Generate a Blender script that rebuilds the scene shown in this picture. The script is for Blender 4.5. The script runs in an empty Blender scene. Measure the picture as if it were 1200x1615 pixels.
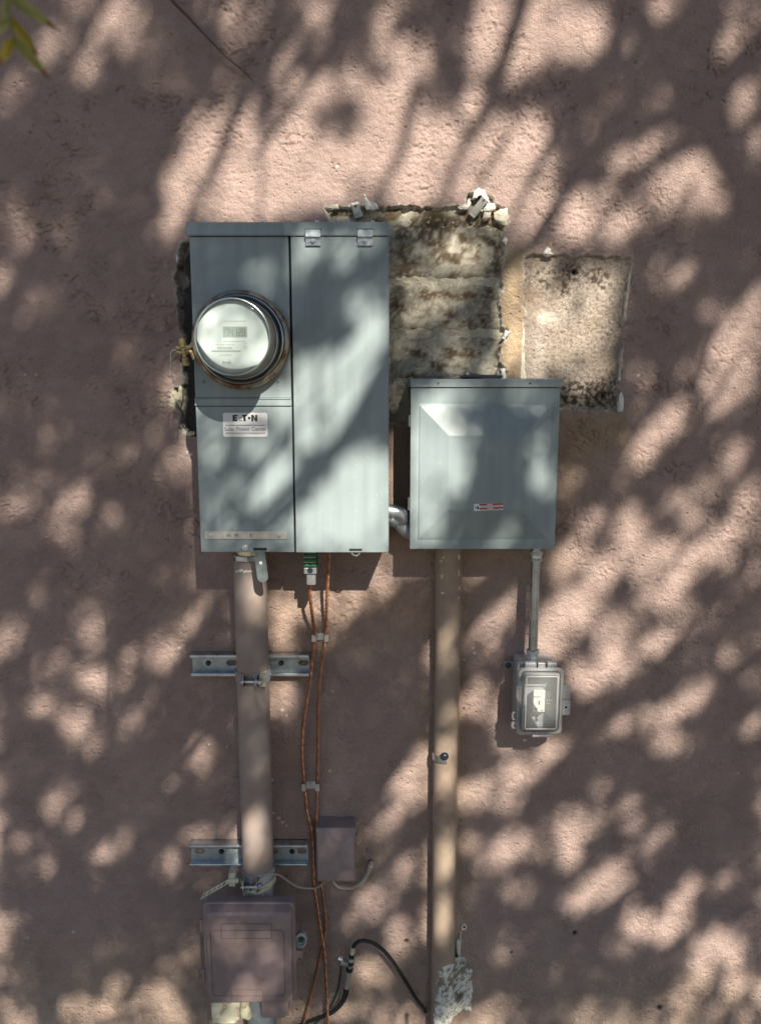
import bpy, bmesh, math, random
import numpy as np
from mathutils import Vector, Matrix
random.seed(7)
RNG = np.random.default_rng(11)
SC = bpy.context.scene
COL = SC.collection
R = math.radians

# ---------------------------------------------------------------- camera, sky, sun, exposure
F = 1220.0                       # focal length in photograph pixels (1200 x 1615)
PITCH = R(9.0)
CAM = Vector((0.0, -1.555, 1.42))
cam = bpy.data.cameras.new('camera')
cam.sensor_fit = 'VERTICAL'; cam.sensor_height = 24.0; cam.lens = F / 1615.0 * 24.0
cam.clip_start = 0.02; cam.clip_end = 500
cam.dof.use_dof = True; cam.dof.focus_distance = 1.5; cam.dof.aperture_fstop = 3.6
co = bpy.data.objects.new('camera', cam); COL.objects.link(co)
co.location = CAM; co.rotation_euler = (R(90) - PITCH, 0, 0)
SC.camera = co

KX, KZ = 0.34, 0.85              # sun ray: per metre towards the wall it runs KX left and KZ down
SUN_EL = math.atan2(KZ, math.hypot(1, KX))
world = bpy.data.worlds.new('World'); SC.world = world; world.use_nodes = True
wn = world.node_tree.nodes; wl = world.node_tree.links
sky = wn.new('ShaderNodeTexSky'); sky.sky_type = 'NISHITA'; sky.sun_disc = False
sky.sun_elevation = SUN_EL; sky.sun_rotation = math.atan2(KX, -1.0)
sky.air_density = 1.0; sky.dust_density = 0.6; sky.ozone_density = 1.2
wl.new(sky.outputs[0], wn['Background'].inputs[0]); wn['Background'].inputs[1].default_value = 0.05
sl = bpy.data.lights.new('sun', 'SUN'); sl.energy = 5.0; sl.angle = R(0.53); sl.color = (1.0, 0.91, 0.75)
so = bpy.data.objects.new('sun', sl); COL.objects.link(so)
so.rotation_euler = Vector((-KX, 1, -KZ)).to_track_quat('-Z', 'Y').to_euler()
so.location = (2, -6, 6)
SC.view_settings.view_transform = 'Standard'; SC.view_settings.look = 'None'
SC.view_settings.exposure = 1.12; SC.view_settings.gamma = 1.0
SC.cycles.use_denoising = True
SC.cycles.max_bounces = 8; SC.cycles.transparent_max_bounces = 12
SC.cycles.caustics_reflective = False; SC.cycles.caustics_refractive = False
SC.cycles.sample_clamp_indirect = 4.0

# ---------------------------------------------------------------- photograph pixel -> point at distance d in front of the wall
UP = Vector((0, math.sin(PITCH), math.cos(PITCH))); FW = Vector((0, math.cos(PITCH), -math.sin(PITCH)))
def P(px, py, d=0.0):
    v = FW + Vector((1, 0, 0)) * ((px - 600) / F) - UP * ((py - 807.5) / F)
    return CAM + v * ((-d - CAM.y) / v.y)
def rect(x0, y0, x1, y1, d):
    mx, my = (x0 + x1) / 2, (y0 + y1) / 2
    return P(x0, my, d).x, P(x1, my, d).x, P(mx, y1, d).z, P(mx, y0, d).z     # x0 x1 z0 z1
def S(px, py, d):                # metres per photo pixel there
    return P(px + 1, py, d).x - P(px, py, d).x

# ---------------------------------------------------------------- noise (numpy)
def perlin(x, y, seed=0):
    xi = np.floor(x).astype(np.int64); yi = np.floor(y).astype(np.int64)
    xf = x - xi; yf = y - yi
    def g(ix, iy, dx, dy):
        h = (ix * 374761393 + iy * 668265263 + seed * 1442695041) & 0xffffffff
        h = ((h ^ (h >> 13)) * 1274126177) & 0xffffffff
        a = (h & 0xffff) / 65536.0 * 2 * np.pi
        return np.cos(a) * dx + np.sin(a) * dy
    u = xf * xf * xf * (xf * (xf * 6 - 15) + 10); v = yf * yf * yf * (yf * (yf * 6 - 15) + 10)
    a = g(xi, yi, xf, yf); b = g(xi + 1, yi, xf - 1, yf)
    c = g(xi, yi + 1, xf, yf - 1); d = g(xi + 1, yi + 1, xf - 1, yf - 1)
    return (a + (b - a) * u) * (1 - v) + (c + (d - c) * u) * v
def fbm(x, y, seed=0, o=4):
    s = 0; a = 1.0; f = 1.0
    for i in range(o):
        s = s + a * perlin(x * f + 17.3 * i, y * f - 9.1 * i, seed + i); a *= 0.5; f *= 2.03
    return s
def sstep(a, b, x):
    t = np.clip((x - a) / (b - a), 0, 1); return t * t * (3 - 2 * t)
def poly_sdf(X, Z, poly):        # negative inside
    inside = np.zeros(X.shape, bool); d2 = np.full(X.shape, 1e9)
    n = len(poly)
    for i in range(n):
        x0, z0 = poly[i]; x1, z1 = poly[(i + 1) % n]
        ex, ez = x1 - x0, z1 - z0
        t = np.clip(((X - x0) * ex + (Z - z0) * ez) / (ex * ex + ez * ez + 1e-12), 0, 1)
        d2 = np.minimum(d2, (X - x0 - t * ex) ** 2 + (Z - z0 - t * ez) ** 2)
        c = ((z0 > Z) != (z1 > Z)) & (X < (x1 - x0) * (Z - z0) / (z1 - z0 + 1e-12) + x0)
        inside ^= c
    d = np.sqrt(d2)
    return np.where(inside, -d, d)
def pxpoly(pts, d=0.0):
    return [(P(x, y, d).x, P(x, y, d).z) for x, y in pts]

# ---------------------------------------------------------------- materials
MATS = {}
def mat(name, base, rough=0.6, metal=0.0, var=0.0, vscale=40.0, bump=0.0, bscale=200.0, coat=0.0, spec=0.5,
        second=None, smask=(0.5, 0.65), sscale=20.0, rvar=0.0, attr=None):
    m = bpy.data.materials.new(name); m.use_nodes = True; MATS[name] = m
    n = m.node_tree.nodes; l = m.node_tree.links; b = n['Principled BSDF']
    b.inputs['Roughness'].default_value = rough; b.inputs['Metallic'].default_value = metal
    b.inputs['Specular IOR Level'].default_value = spec
    if coat: b.inputs['Coat Weight'].default_value = coat; b.inputs['Coat Roughness'].default_value = 0.25
    tc = n.new('ShaderNodeTexCoord'); out = None
    geo = n.new('ShaderNodeNewGeometry')
    if attr:
        a = n.new('ShaderNodeAttribute'); a.attribute_name = attr; out = a.outputs['Color']
    else:
        c = n.new('ShaderNodeRGB'); c.outputs[0].default_value = (*base, 1); out = c.outputs[0]
    if second:
        nz = n.new('ShaderNodeTexNoise'); nz.inputs['Scale'].default_value = sscale; nz.inputs['Detail'].default_value = 6; nz.inputs['Roughness'].default_value = 0.65
        l.new(geo.outputs['Position'], nz.inputs['Vector'])
        mr = n.new('ShaderNodeMapRange'); mr.inputs[1].default_value = smask[0]; mr.inputs[2].default_value = smask[1]
        l.new(nz.outputs[0], mr.inputs[0])
        mx = n.new('ShaderNodeMix'); mx.data_type = 'RGBA'; l.new(mr.outputs[0], mx.inputs[0])
        l.new(out, mx.inputs[6]); mx.inputs[7].default_value = (*second, 1); out = mx.outputs[2]
    if var:
        nz = n.new('ShaderNodeTexNoise'); nz.inputs['Scale'].default_value = vscale; nz.inputs['Detail'].default_value = 5
        l.new(geo.outputs['Position'], nz.inputs['Vector'])
        mr = n.new('ShaderNodeMapRange'); mr.inputs[1].default_value = 0.3; mr.inputs[2].default_value = 0.7
        mr.inputs[3].default_value = 1 - var; mr.inputs[4].default_value = 1 + var
        l.new(nz.outputs[0], mr.inputs[0])
        mx = n.new('ShaderNodeMix'); mx.data_type = 'RGBA'; mx.blend_type = 'MULTIPLY'; mx.inputs[0].default_value = 1
        l.new(out, mx.inputs[6]); l.new(mr.outputs[0], mx.inputs[7]); out = mx.outputs[2]
        if rvar:
            mr2 = n.new('ShaderNodeMapRange'); mr2.inputs[1].default_value = 0.3; mr2.inputs[2].default_value = 0.7
            mr2.inputs[3].default_value = rough - rvar; mr2.inputs[4].default_value = rough + rvar
            l.new(nz.outputs[0], mr2.inputs[0]); l.new(mr2.outputs[0], b.inputs['Roughness'])
    l.new(out, b.inputs['Base Color'])
    if bump:
        nz = n.new('ShaderNodeTexNoise'); nz.inputs['Scale'].default_value = bscale; nz.inputs['Detail'].default_value = 6; nz.inputs['Roughness'].default_value = 0.6
        l.new(geo.outputs['Position'], nz.inputs['Vector'])
        bp = n.new('ShaderNodeBump'); bp.inputs['Strength'].default_value = 1.0; bp.inputs['Distance'].default_value = bump
        l.new(nz.outputs[0], bp.inputs['Height']); l.new(bp.outputs[0], b.inputs['Normal'])
    return m
STUCCO = (0.368, 0.277, 0.256)
mat('stucco', STUCCO, 0.9, attr='col', var=0.07, vscale=30, bump=0.0020, bscale=170, spec=0.25)
def sandy():
    m = MATS['stucco']; n = m.node_tree.nodes; l = m.node_tree.links; b = n['Principled BSDF']
    geo = n.new('ShaderNodeNewGeometry')
    def noise(sc, det, ro):
        z = n.new('ShaderNodeTexNoise'); z.inputs['Scale'].default_value = sc; z.inputs['Detail'].default_value = det; z.inputs['Roughness'].default_value = ro
        l.new(geo.outputs['Position'], z.inputs['Vector']); return z.outputs[0]
    def rng(src, a, b_, c, d):
        r = n.new('ShaderNodeMapRange'); r.inputs[1].default_value = a; r.inputs[2].default_value = b_; r.inputs[3].default_value = c; r.inputs[4].default_value = d
        l.new(src, r.inputs[0]); return r.outputs[0]
    def mth(op, a, b_):
        k = n.new('ShaderNodeMath'); k.operation = op
        for i, v in enumerate((a, b_)):
            if isinstance(v, (int, float)): k.inputs[i].default_value = v
            else: l.new(v, k.inputs[i])
        return k.outputs[0]
    vo = n.new('ShaderNodeTexVoronoi'); vo.inputs['Scale'].default_value = 95; l.new(geo.outputs['Position'], vo.inputs['Vector'])
    pits = mth('MULTIPLY', rng(vo.outputs['Distance'], .10, .32, -1, 0), rng(noise(14, 3, .6), .52, .62, 0, 1))
    grain = mth('MULTIPLY', noise(300, 6, .8), rng(noise(7, 3, .6), .38, .6, .45, 1.2))
    lumps = mth('MULTIPLY', rng(noise(90, 4, .65), .35, .65, 0, 1), .55)
    h = mth('ADD', mth('ADD', grain, lumps), mth('MULTIPLY', pits, .9))
    bp = n.new('ShaderNodeBump'); bp.inputs['Strength'].default_value = 1; bp.inputs['Distance'].default_value = .0028
    l.new(h, bp.inputs['Height']); l.new(bp.outputs[0], b.inputs['Normal'])
    src = b.inputs['Base Color'].links[0].from_socket      # grains of sand of different colour in the coat
    mx = n.new('ShaderNodeMix'); mx.data_type = 'RGBA'; mx.blend_type = 'MULTIPLY'; mx.inputs[0].default_value = 1
    l.new(src, mx.inputs[6]); l.new(mth('MULTIPLY', rng(noise(420, 3, .8), .3, .7, .80, 1.20), rng(noise(3.2, 5, .6), .3, .7, .92, 1.08)), mx.inputs[7]); l.new(mx.outputs[2], b.inputs['Base Color'])
    b.inputs['Roughness'].default_value = .93
sandy()
mat('block', (0.42, 0.36, 0.26), 0.92, attr='col', var=0.12, vscale=60, bump=0.0016, bscale=220, spec=0.2)
mat('plaster', (0.66, 0.61, 0.52), 0.9, var=0.15, vscale=90, bump=0.001, bscale=300, second=(0.25, 0.19, 0.12), smask=(0.58, 0.75), sscale=70)
mat('plaster_white', (0.74, 0.74, 0.70), 0.9, var=0.10, vscale=120, bump=0.001, bscale=300)
mat('enclosure', (0.262, 0.322, 0.348), 0.42, var=0.06, vscale=9, bump=0.0006, bscale=6, spec=0.5, rvar=0.07)
mat('enclosure_edge', (0.272, 0.334, 0.36), 0.38, var=0.05, vscale=20)
def weathered(name, amt):
    m = MATS[name]; n = m.node_tree.nodes; l = m.node_tree.links; b = n['Principled BSDF']; src = b.inputs['Base Color'].links[0].from_socket
    geo = n.new('ShaderNodeNewGeometry'); mp_ = n.new('ShaderNodeMapping'); mp_.inputs['Scale'].default_value = (55, 55, 2.2); l.new(geo.outputs['Position'], mp_.inputs['Vector'])
    z = n.new('ShaderNodeTexNoise'); z.inputs['Scale'].default_value = 1; z.inputs['Detail'].default_value = 5; l.new(mp_.outputs[0], z.inputs['Vector'])
    r = n.new('ShaderNodeMapRange'); r.inputs[1].default_value = .3; r.inputs[2].default_value = .7; r.inputs[3].default_value = 1 - amt; r.inputs[4].default_value = 1 + amt; l.new(z.outputs[0], r.inputs[0])
    mx = n.new('ShaderNodeMix'); mx.data_type = 'RGBA'; mx.blend_type = 'MULTIPLY'; mx.inputs[0].default_value = 1; l.new(src, mx.inputs[6]); l.new(r.outputs[0], mx.inputs[7])
    z2 = n.new('ShaderNodeTexNoise'); z2.inputs['Scale'].default_value = 130; z2.inputs['Detail'].default_value = 3; l.new(geo.outputs['Position'], z2.inputs['Vector'])
    r2 = n.new('ShaderNodeMapRange'); r2.inputs[1].default_value = .66; r2.inputs[2].default_value = .74; r2.inputs[4].default_value = .5; l.new(z2.outputs[0], r2.inputs[0])
    m2 = n.new('ShaderNodeMix'); m2.data_type = 'RGBA'; l.new(r2.outputs[0], m2.inputs[0]); l.new(mx.outputs[2], m2.inputs[6]); m2.inputs[7].default_value = (.42, .40, .36, 1)
    l.new(m2.outputs[2], b.inputs['Base Color'])
weathered('enclosure', .09); weathered('enclosure_edge', .12)
mat('gap', (0.02, 0.022, 0.025), 0.8)
mat('galv', (0.56, 0.61, 0.66), 0.34, metal=0.95, var=0.2, vscale=60, bump=0.0002, bscale=400, rvar=0.1)
mat('galv_dull', (0.42, 0.48, 0.52), 0.5, metal=0.55, var=0.25, vscale=50, bump=0.0003, bscale=300)
mat('emt', (0.33, 0.375, 0.415), 0.27, metal=0.95, var=0.2, vscale=40, rvar=.08)
mat('hasp_grey', (0.17, 0.205, 0.22), 0.45, metal=0.5, var=0.2, vscale=90)
mat('twig', (0.13, 0.085, 0.06), 0.8, var=.3, vscale=60)
mat('zinc', (0.72, 0.70, 0.55), 0.35, metal=0.85, var=0.2, vscale=90)
mat('alu', (0.55, 0.56, 0.55), 0.42, metal=0.75, var=0.15, vscale=90)
mat('brass', (0.36, 0.30, 0.17), 0.45, metal=0.7, var=0.25, vscale=150, second=(0.16, 0.12, 0.07), sscale=120)
mat('ring_rust', (0.34, 0.32, 0.26), 0.48, metal=0.65, var=0.25, vscale=60, second=(0.20, 0.105, 0.045), smask=(0.45, 0.62), sscale=45)
mat('steel_bezel', (0.36, 0.41, 0.44), 0.3, metal=0.9, var=0.12, vscale=50)
mat('meter_body', (0.17, 0.148, 0.128), 0.38, var=0.3, vscale=35, spec=0.5)
mat('meter_dark', (0.10, 0.105, 0.11), 0.4)
mat('meter_face', (0.74, 0.84, 0.86), 0.5)
mat('lcd', (0.40, 0.47, 0.46), 0.3)
mat('print_grey', (0.40, 0.45, 0.46), 0.7)
mat('lcd_ink', (0.22, 0.27, 0.28), 0.6)
mat('print_dark', (0.10, 0.11, 0.12), 0.6)
mat('label_white', (0.78, 0.80, 0.83), 0.4)
mat('label_ink', (0.015, 0.02, 0.03), 0.5)
mat('label_ink_grey', (0.13, 0.15, 0.18), 0.5)
mat('red_ink', (0.40, 0.07, 0.06), 0.5)
mat('pipe_paint', (0.315, 0.262, 0.245), 0.62, var=0.07, vscale=25, bump=0.0003, bscale=300, second=(0.30, 0.225, 0.19), sscale=14, smask=(0.45, 0.7))
mat('pipe_tan', (0.365, 0.285, 0.225), 0.78, var=0.10, vscale=30, bump=0.0009, bscale=250, second=(0.34, 0.25, 0.20), sscale=10, smask=(0.45, 0.65))
mat('box_paint', (0.262, 0.198, 0.205), 0.5, var=0.06, vscale=30, bump=0.0002, bscale=300, second=(0.33, 0.25, 0.225), sscale=16, smask=(0.45, 0.7))
mat('box_groove', (0.20, 0.145, 0.135), 0.6)
mat('cream', (0.60, 0.58, 0.44), 0.6, var=0.12, vscale=80, second=(0.34, 0.27, 0.22), smask=(0.52, 0.66), sscale=60)
mat('copper', (0.52, 0.25, 0.145), 0.42, metal=0.75, var=0.3, vscale=60, second=(0.30, 0.14, 0.085), smask=(0.48, 0.7), sscale=45)
mat('copper_dark', (0.43, 0.21, 0.125), 0.5, metal=0.65, var=0.3, vscale=60)
mat('black_rubber', (0.018, 0.019, 0.021), 0.45)
mat('green_insul', (0.02, 0.13, 0.045), 0.4)
mat('green_wire', (0.035, 0.07, 0.055), 0.5)
mat('cable_beige', (0.46, 0.40, 0.33), 0.6, var=0.15, vscale=60)
mat('dark_screw', (0.045, 0.06, 0.085), 0.35, metal=0.6)
mat('grey_box', (0.33, 0.34, 0.35), 0.5)
mat('grey_pvc', (0.36, 0.39, 0.41), 0.5, var=0.1)
mat('white_plastic', (0.78, 0.78, 0.74), 0.4)
mat('bark', (0.115, 0.085, 0.06), 0.9, var=0.3, vscale=20, bump=0.01, bscale=30)
mat('ground', (0.16, 0.138, 0.115), 0.95, var=0.3, vscale=30, bump=0.01, bscale=60, second=(0.12, 0.105, 0.09), sscale=3)
def leafmat(name, c, tr):
    m = bpy.data.materials.new(name); m.use_nodes = True; MATS[name] = m
    n = m.node_tree.nodes; l = m.node_tree.links; b = n['Principled BSDF']
    b.inputs['Base Color'].default_value = (*c, 1); b.inputs['Roughness'].default_value = 0.5
    t = n.new('ShaderNodeBsdfTranslucent'); t.inputs[0].default_value = (*tr, 1)
    mx = n.new('ShaderNodeMixShader'); mx.inputs[0].default_value = 0.35
    l.new(b.outputs[0], mx.inputs[1]); l.new(t.outputs[0], mx.inputs[2]); l.new(mx.outputs[0], n['Material Output'].inputs[0])
leafmat('leaf', (0.06, 0.085, 0.03), (0.07, 0.10, 0.02))
leafmat('leaf_green', (0.27, 0.29, 0.10), (0.42, 0.44, 0.12))
leafmat('leaf_yellow', (0.36, 0.32, 0.05), (0.5, 0.42, 0.06))
leafmat('leaf_tip', (0.26, 0.13, 0.06), (0.3, 0.15, 0.06))
def glassmat(name, tint, frost, base, ior=1.45, rough=0.08):
    m = bpy.data.materials.new(name); m.use_nodes = True; MATS[name] = m
    n = m.node_tree.nodes; l = m.node_tree.links; n.remove(n['Principled BSDF'])
    tr = n.new('ShaderNodeBsdfTransparent'); tr.inputs[0].default_value = (*tint, 1)
    df = n.new('ShaderNodeBsdfDiffuse'); df.inputs[0].default_value = (*base, 1)
    tl = n.new('ShaderNodeBsdfTranslucent'); tl.inputs[0].default_value = (*base, 1)
    m1 = n.new('ShaderNodeMixShader'); m1.inputs[0].default_value = 0.4
    l.new(df.outputs[0], m1.inputs[1]); l.new(tl.outputs[0], m1.inputs[2])
    m2 = n.new('ShaderNodeMixShader'); m2.inputs[0].default_value = frost
    l.new(tr.outputs[0], m2.inputs[1]); l.new(m1.outputs[0], m2.inputs[2])
    gl = n.new('ShaderNodeBsdfGlossy'); gl.inputs['Roughness'].default_value = rough
    fr = n.new('ShaderNodeFresnel'); fr.inputs[0].default_value = ior
    m3 = n.new('ShaderNodeMixShader'); l.new(fr.outputs[0], m3.inputs[0])
    l.new(m2.outputs[0], m3.inputs[1]); l.new(gl.outputs[0], m3.inputs[2]); l.new(m3.outputs[0], n['Material Output'].inputs[0])
glassmat('meter_glass', (0.97, 0.99, 0.985), 0.03, (0.8, 0.85, 0.85), ior=1.27, rough=0.05)
glassmat('frosted', (0.92, 0.94, 0.96), 0.60, (0.92, 0.94, 0.97), rough=0.2)
glassmat('clear_window', (0.90, 0.93, 0.94), 0.20, (0.80, 0.83, 0.85), rough=0.12)

# ---------------------------------------------------------------- mesh helpers
ORG = {}
class G:
    def __init__(s): s.v = []; s.f = []
    def add(s, vs, fs):
        o = len(s.v); s.v += [Vector(v) for v in vs]; s.f += [[i + o for i in f] for f in fs]; return s
    def box(s, x0, x1, y0, y1, z0, z1):
        return s.add([(x0, y0, z0), (x1, y0, z0), (x1, y1, z0), (x0, y1, z0), (x0, y0, z1), (x1, y0, z1), (x1, y1, z1), (x0, y1, z1)],
                     [(0, 3, 2, 1), (4, 5, 6, 7), (0, 1, 5, 4), (1, 2, 6, 5), (2, 3, 7, 6), (3, 0, 4, 7)])
    def obox(s, c, ax, ay, az):   # centre and three half axes
        c = Vector(c); ax = Vector(ax); ay = Vector(ay); az = Vector(az)
        vs = [c + ax * i + ay * j + az * k for k in (-1, 1) for i, j in ((-1, -1), (1, -1), (1, 1), (-1, 1))]
        return s.add(vs, [(0, 3, 2, 1), (4, 5, 6, 7), (0, 1, 5, 4), (1, 2, 6, 5), (2, 3, 7, 6), (3, 0, 4, 7)])
    def tube(s, pts, r, n=10, caps=True, lobes=0, lamp=0.0, twist=0.0):
        pts = [Vector(p) for p in pts]; m = len(pts)
        rs = list(r) if isinstance(r, (list, tuple)) else [r] * m
        t = (pts[1] - pts[0]).normalized()
        u = t.cross(Vector((0, 1, 0)));
        if u.length < 0.1: u = t.cross(Vector((1, 0, 0)))
        u.normalize(); vs = []; L = 0
        for i, p in enumerate(pts):
            tt = (pts[min(i + 1, m - 1)] - pts[max(i - 1, 0)])
            tt = tt.normalized() if tt.length > 1e-9 else t
            u = (u - tt * u.dot(tt)).normalized(); w = tt.cross(u)
            if i: L += (p - pts[i - 1]).length
            for k in range(n):
                a = 2 * math.pi * k / n
                rr = rs[i] * (1 + (lamp * abs(math.cos(lobes * a / 2)) - lamp * 0.6 if lobes else 0))
                aa = a + twist * L
                vs.append(p + u * (math.cos(aa) * rr) + w * (math.sin(aa) * rr))
        fs = [(i * n + k, i * n + (k + 1) % n, (i + 1) * n + (k + 1) % n, (i + 1) * n + k) for i in range(m - 1) for k in range(n)]
        if caps: fs += [tuple(range(n - 1, -1, -1)), tuple((m - 1) * n + k for k in range(n))]
        return s.add(vs, fs)
    def cyl(s, p0, p1, r, r1=None, n=16):
        return s.tube([p0, p1], [r, r if r1 is None else r1], n)
    def lathe(s, prof, o, n=48, closed=False, axis=(0, -1, 0)):   # prof: (radius, distance along axis)
        o = Vector(o); ax = Vector(axis).normalized()
        u = ax.cross(Vector((0, 0, 1))); u = u.normalized() if u.length > .1 else Vector((1, 0, 0)); w = ax.cross(u)
        vs = []; m = len(prof)
        for r, h in prof:
            for k in range(n):
                a = 2 * math.pi * k / n
                vs.append(o + ax * h + u * (math.cos(a) * r) + w * (math.sin(a) * r))
        fs = []
        for i in range(m if closed else m - 1):
            j = (i + 1) % m
            fs += [(i * n + k, i * n + (k + 1) % n, j * n + (k + 1) % n, j * n + k) for k in range(n)]
        return s.add(vs, fs)
    def disc(s, o, r, y, n=48):
        return s.add([(o[0] + r * math.cos(2 * math.pi * k / n), y, o[1] + r * math.sin(2 * math.pi * k / n)) for k in range(n)], [tuple(range(n))])
    def prism(s, poly, y0, y1):   # (x,z) outline, from y0 (front) to y1 (back)
        n = len(poly)
        vs = [(x, y0, z) for x, z in poly] + [(x, y1, z) for x, z in poly]
        fs = [tuple(range(n)), tuple(range(2 * n - 1, n - 1, -1))] + [(i, i + n, (i + 1) % n + n, (i + 1) % n) for i in range(n)]
        return s.add(vs, fs)
    def loft(s, rings, cap0=True, cap1=True):   # list of equal-length closed outlines (3-D points)
        n = len(rings[0]); vs = [p for r in rings for p in r]; fs = []
        for i in range(len(rings) - 1):
            fs += [(i * n + k, i * n + (k + 1) % n, (i + 1) * n + (k + 1) % n, (i + 1) * n + k) for k in range(n)]
        if cap0: fs.append(tuple(range(n - 1, -1, -1)))
        if cap1: fs.append(tuple((len(rings) - 1) * n + k for k in range(n)))
        return s.add(vs, fs)
    def build(s, name, m, parent=None, bevel=0.0, smooth=35, seg=2, fix=True):
        if parent is not None: o0 = ORG[parent]
        else:
            a = Vector([min(v[i] for v in s.v) for i in range(3)]); b = Vector([max(v[i] for v in s.v) for i in range(3)])
            o0 = (a + b) / 2
        me = bpy.data.meshes.new(name)
        me.from_pydata([tuple(v - o0) for v in s.v], [], s.f)
        if fix:
            bm = bmesh.new(); bm.from_mesh(me); bmesh.ops.recalc_face_normals(bm, faces=bm.faces); bm.to_mesh(me); bm.free()
        me.materials.append(MATS[m])
        ob = bpy.data.objects.new(name, me); COL.objects.link(ob)
        if parent is None: ob.location = o0
        else: ob.parent = parent
        ORG[ob] = o0
        if smooth:
            me.polygons.foreach_set('use_smooth', [True] * len(me.polygons)); me.set_sharp_from_angle(angle=R(smooth))
        if bevel:
            md = ob.modifiers.new('bevel', 'BEVEL'); md.width = bevel; md.segments = seg; md.limit_method = 'ANGLE'; md.angle_limit = R(40); md.harden_normals = True
        return ob
def tag(o, label, cat, group=None, kind=None):
    if label: o['label'] = label
    if cat: o['category'] = cat
    if group: o['group'] = group
    if kind: o['kind'] = kind
    return o
def thing(name, loc, label, cat, group=None):
    o = bpy.data.objects.new(name, None); COL.objects.link(o); o.location = loc; o.empty_display_size = 0.05
    ORG[o] = Vector(loc); return tag(o, label, cat, group)
def rrect(x0, x1, z0, z1, r, y, n=5):      # rounded rectangle ring of 3-D points
    out = []
    for cx, cz, a0 in ((x1 - r, z1 - r, 0), (x0 + r, z1 - r, 90), (x0 + r, z0 + r, 180), (x1 - r, z0 + r, 270)):
        for k in range(n + 1):
            a = R(a0 + 90 * k / n); out.append(Vector((cx + r * math.cos(a), y, cz + r * math.sin(a))))
    return out
def spline(pts, n=8):                      # Catmull-Rom through points
    pts = [Vector(p) for p in pts]; out = []
    for i in range(len(pts) - 1):
        a = pts[max(i - 1, 0)]; b = pts[i]; c = pts[i + 1]; d = pts[min(i + 2, len(pts) - 1)]
        for k in range(n):
            t = k / n
            out.append(0.5 * ((2 * b) + (c - a) * t + (2 * a - 5 * b + 4 * c - d) * t * t + (3 * b - a - 3 * c + d) * t ** 3))
    out.append(pts[-1]); return out
def screw(parent, c, r, m='galv', axis=(0, -1, 0), h=0.004, name='screw', hexa=True):
    c = Vector(c); ax = Vector(axis).normalized()
    g = G(); g.lathe([(r * 1.5, 0), (r * 1.5, h * .3), (r, h * .3), (r, h * .9), (r * .75, h * 1.05), (0.0001, h * 1.05)], c, n=6 if hexa else 14, axis=ax)
    return g.build(name, m, parent, smooth=25)
def text(body, size, x, z, y, m, name, parent, align='CENTER', sx=1.0, bold=0.0, thick=0.0002):
    cu = bpy.data.curves.new(name, 'FONT'); cu.body = body; cu.size = size; cu.align_x = align; cu.align_y = 'CENTER'
    cu.extrude = thick / 2; cu.offset = bold; cu.resolution_u = 3
    ob = bpy.data.objects.new(name, cu); COL.objects.link(ob)
    dg = bpy.context.evaluated_depsgraph_get()
    me = bpy.data.meshes.new_from_object(ob.evaluated_get(dg))
    bpy.data.objects.remove(ob); bpy.data.curves.remove(cu)
    o0 = ORG[parent]
    for v in me.vertices:
        v.co = Vector((x + v.co.x * sx, y - v.co.z, z + v.co.y)) - o0
    me.materials.clear(); me.materials.append(MATS[m]); me.name = name
    o = bpy.data.objects.new(name, me); COL.objects.link(o); o.parent = parent; ORG[o] = o0
    return o

# ================================================================ the ground
g = G()
gv = 40
for i in range(1): pass
xs = np.concatenate([np.linspace(-120, -4, 12), np.linspace(-3.5, 4.5, 60), np.linspace(5, 120, 12)])
ys = np.concatenate([np.linspace(-200, -8, 10), np.linspace(-7.5, 0.3, 60), np.linspace(5, 60, 6)])
XX, YY = np.meshgrid(xs, ys); ZZ = 0.02 * fbm(XX * 1.3, YY * 1.3, 5, 3) - 0.01
nx, ny = len(xs), len(ys)
g.v = [Vector((a, b, c)) for a, b, c in zip(XX.ravel(), YY.ravel(), ZZ.ravel())]
g.f = [(j * nx + i, j * nx + i + 1, (j + 1) * nx + i + 1, (j + 1) * nx + i) for j in range(ny - 1) for i in range(nx - 1)]
gr = g.build('ground', 'ground'); tag(gr, 'dry tan gravelly dirt at the foot of the wall', 'ground', kind='structure')

# ================================================================ the stucco wall
wall = thing('stucco_wall', (0, 0, 0), 'mauve brown stucco house wall with patches broken off around the boxes', 'wall')
STEP = 0.0021
fx = np.arange(-0.86, 0.86 + STEP / 2, STEP); fz = np.arange(0.02, 2.24, STEP)
gx = np.concatenate([np.linspace(-7, -0.9, 24), fx, np.linspace(0.9, 7, 24)])
gz = np.concatenate([[-0.3, -0.1], fz, np.linspace(2.3, 3.3, 8)])
X, Z = np.meshgrid(gx, gz)
H = np.zeros_like(X)               # height out of the wall
C = np.zeros(X.shape + (3,)); C[:] = STUCCO
# trowelled relief: low swells, knocked-down islands, short torn crevices
H += 0.0022 * fbm(X * 4, Z * 4, 1, 3)
wx = X + 0.010 * fbm(X * 30, Z * 30, 31, 3); wz = Z + 0.010 * fbm(X * 30 + 7, Z * 30, 32, 3)
rough_mask = sstep(-0.10, 0.28, fbm(X * 5.5, Z * 6.5, 3, 4))
side = sstep(-0.15, 0.35, X + 0.1 * fbm(X * 3, Z * 3, 8, 2))
low = sstep(0.75, 1.15, Z)         # smoother trowelling near the ground
cr_h = np.abs(perlin(wx * 34, wz * 74, 40)) ; cr_v = np.abs(perlin(wx * 70 + wz * 26, wz * 40 - wx * 16, 41))
crev = cr_h * (1 - side) + cr_v * side
gate = sstep(-0.02, 0.22, fbm(X * 26, Z * 34, 44, 2))
cut = (1 - sstep(0.03, 0.12, crev)) * gate * rough_mask
H -= 0.0036 * cut * (0.45 + 0.55 * low)
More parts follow.
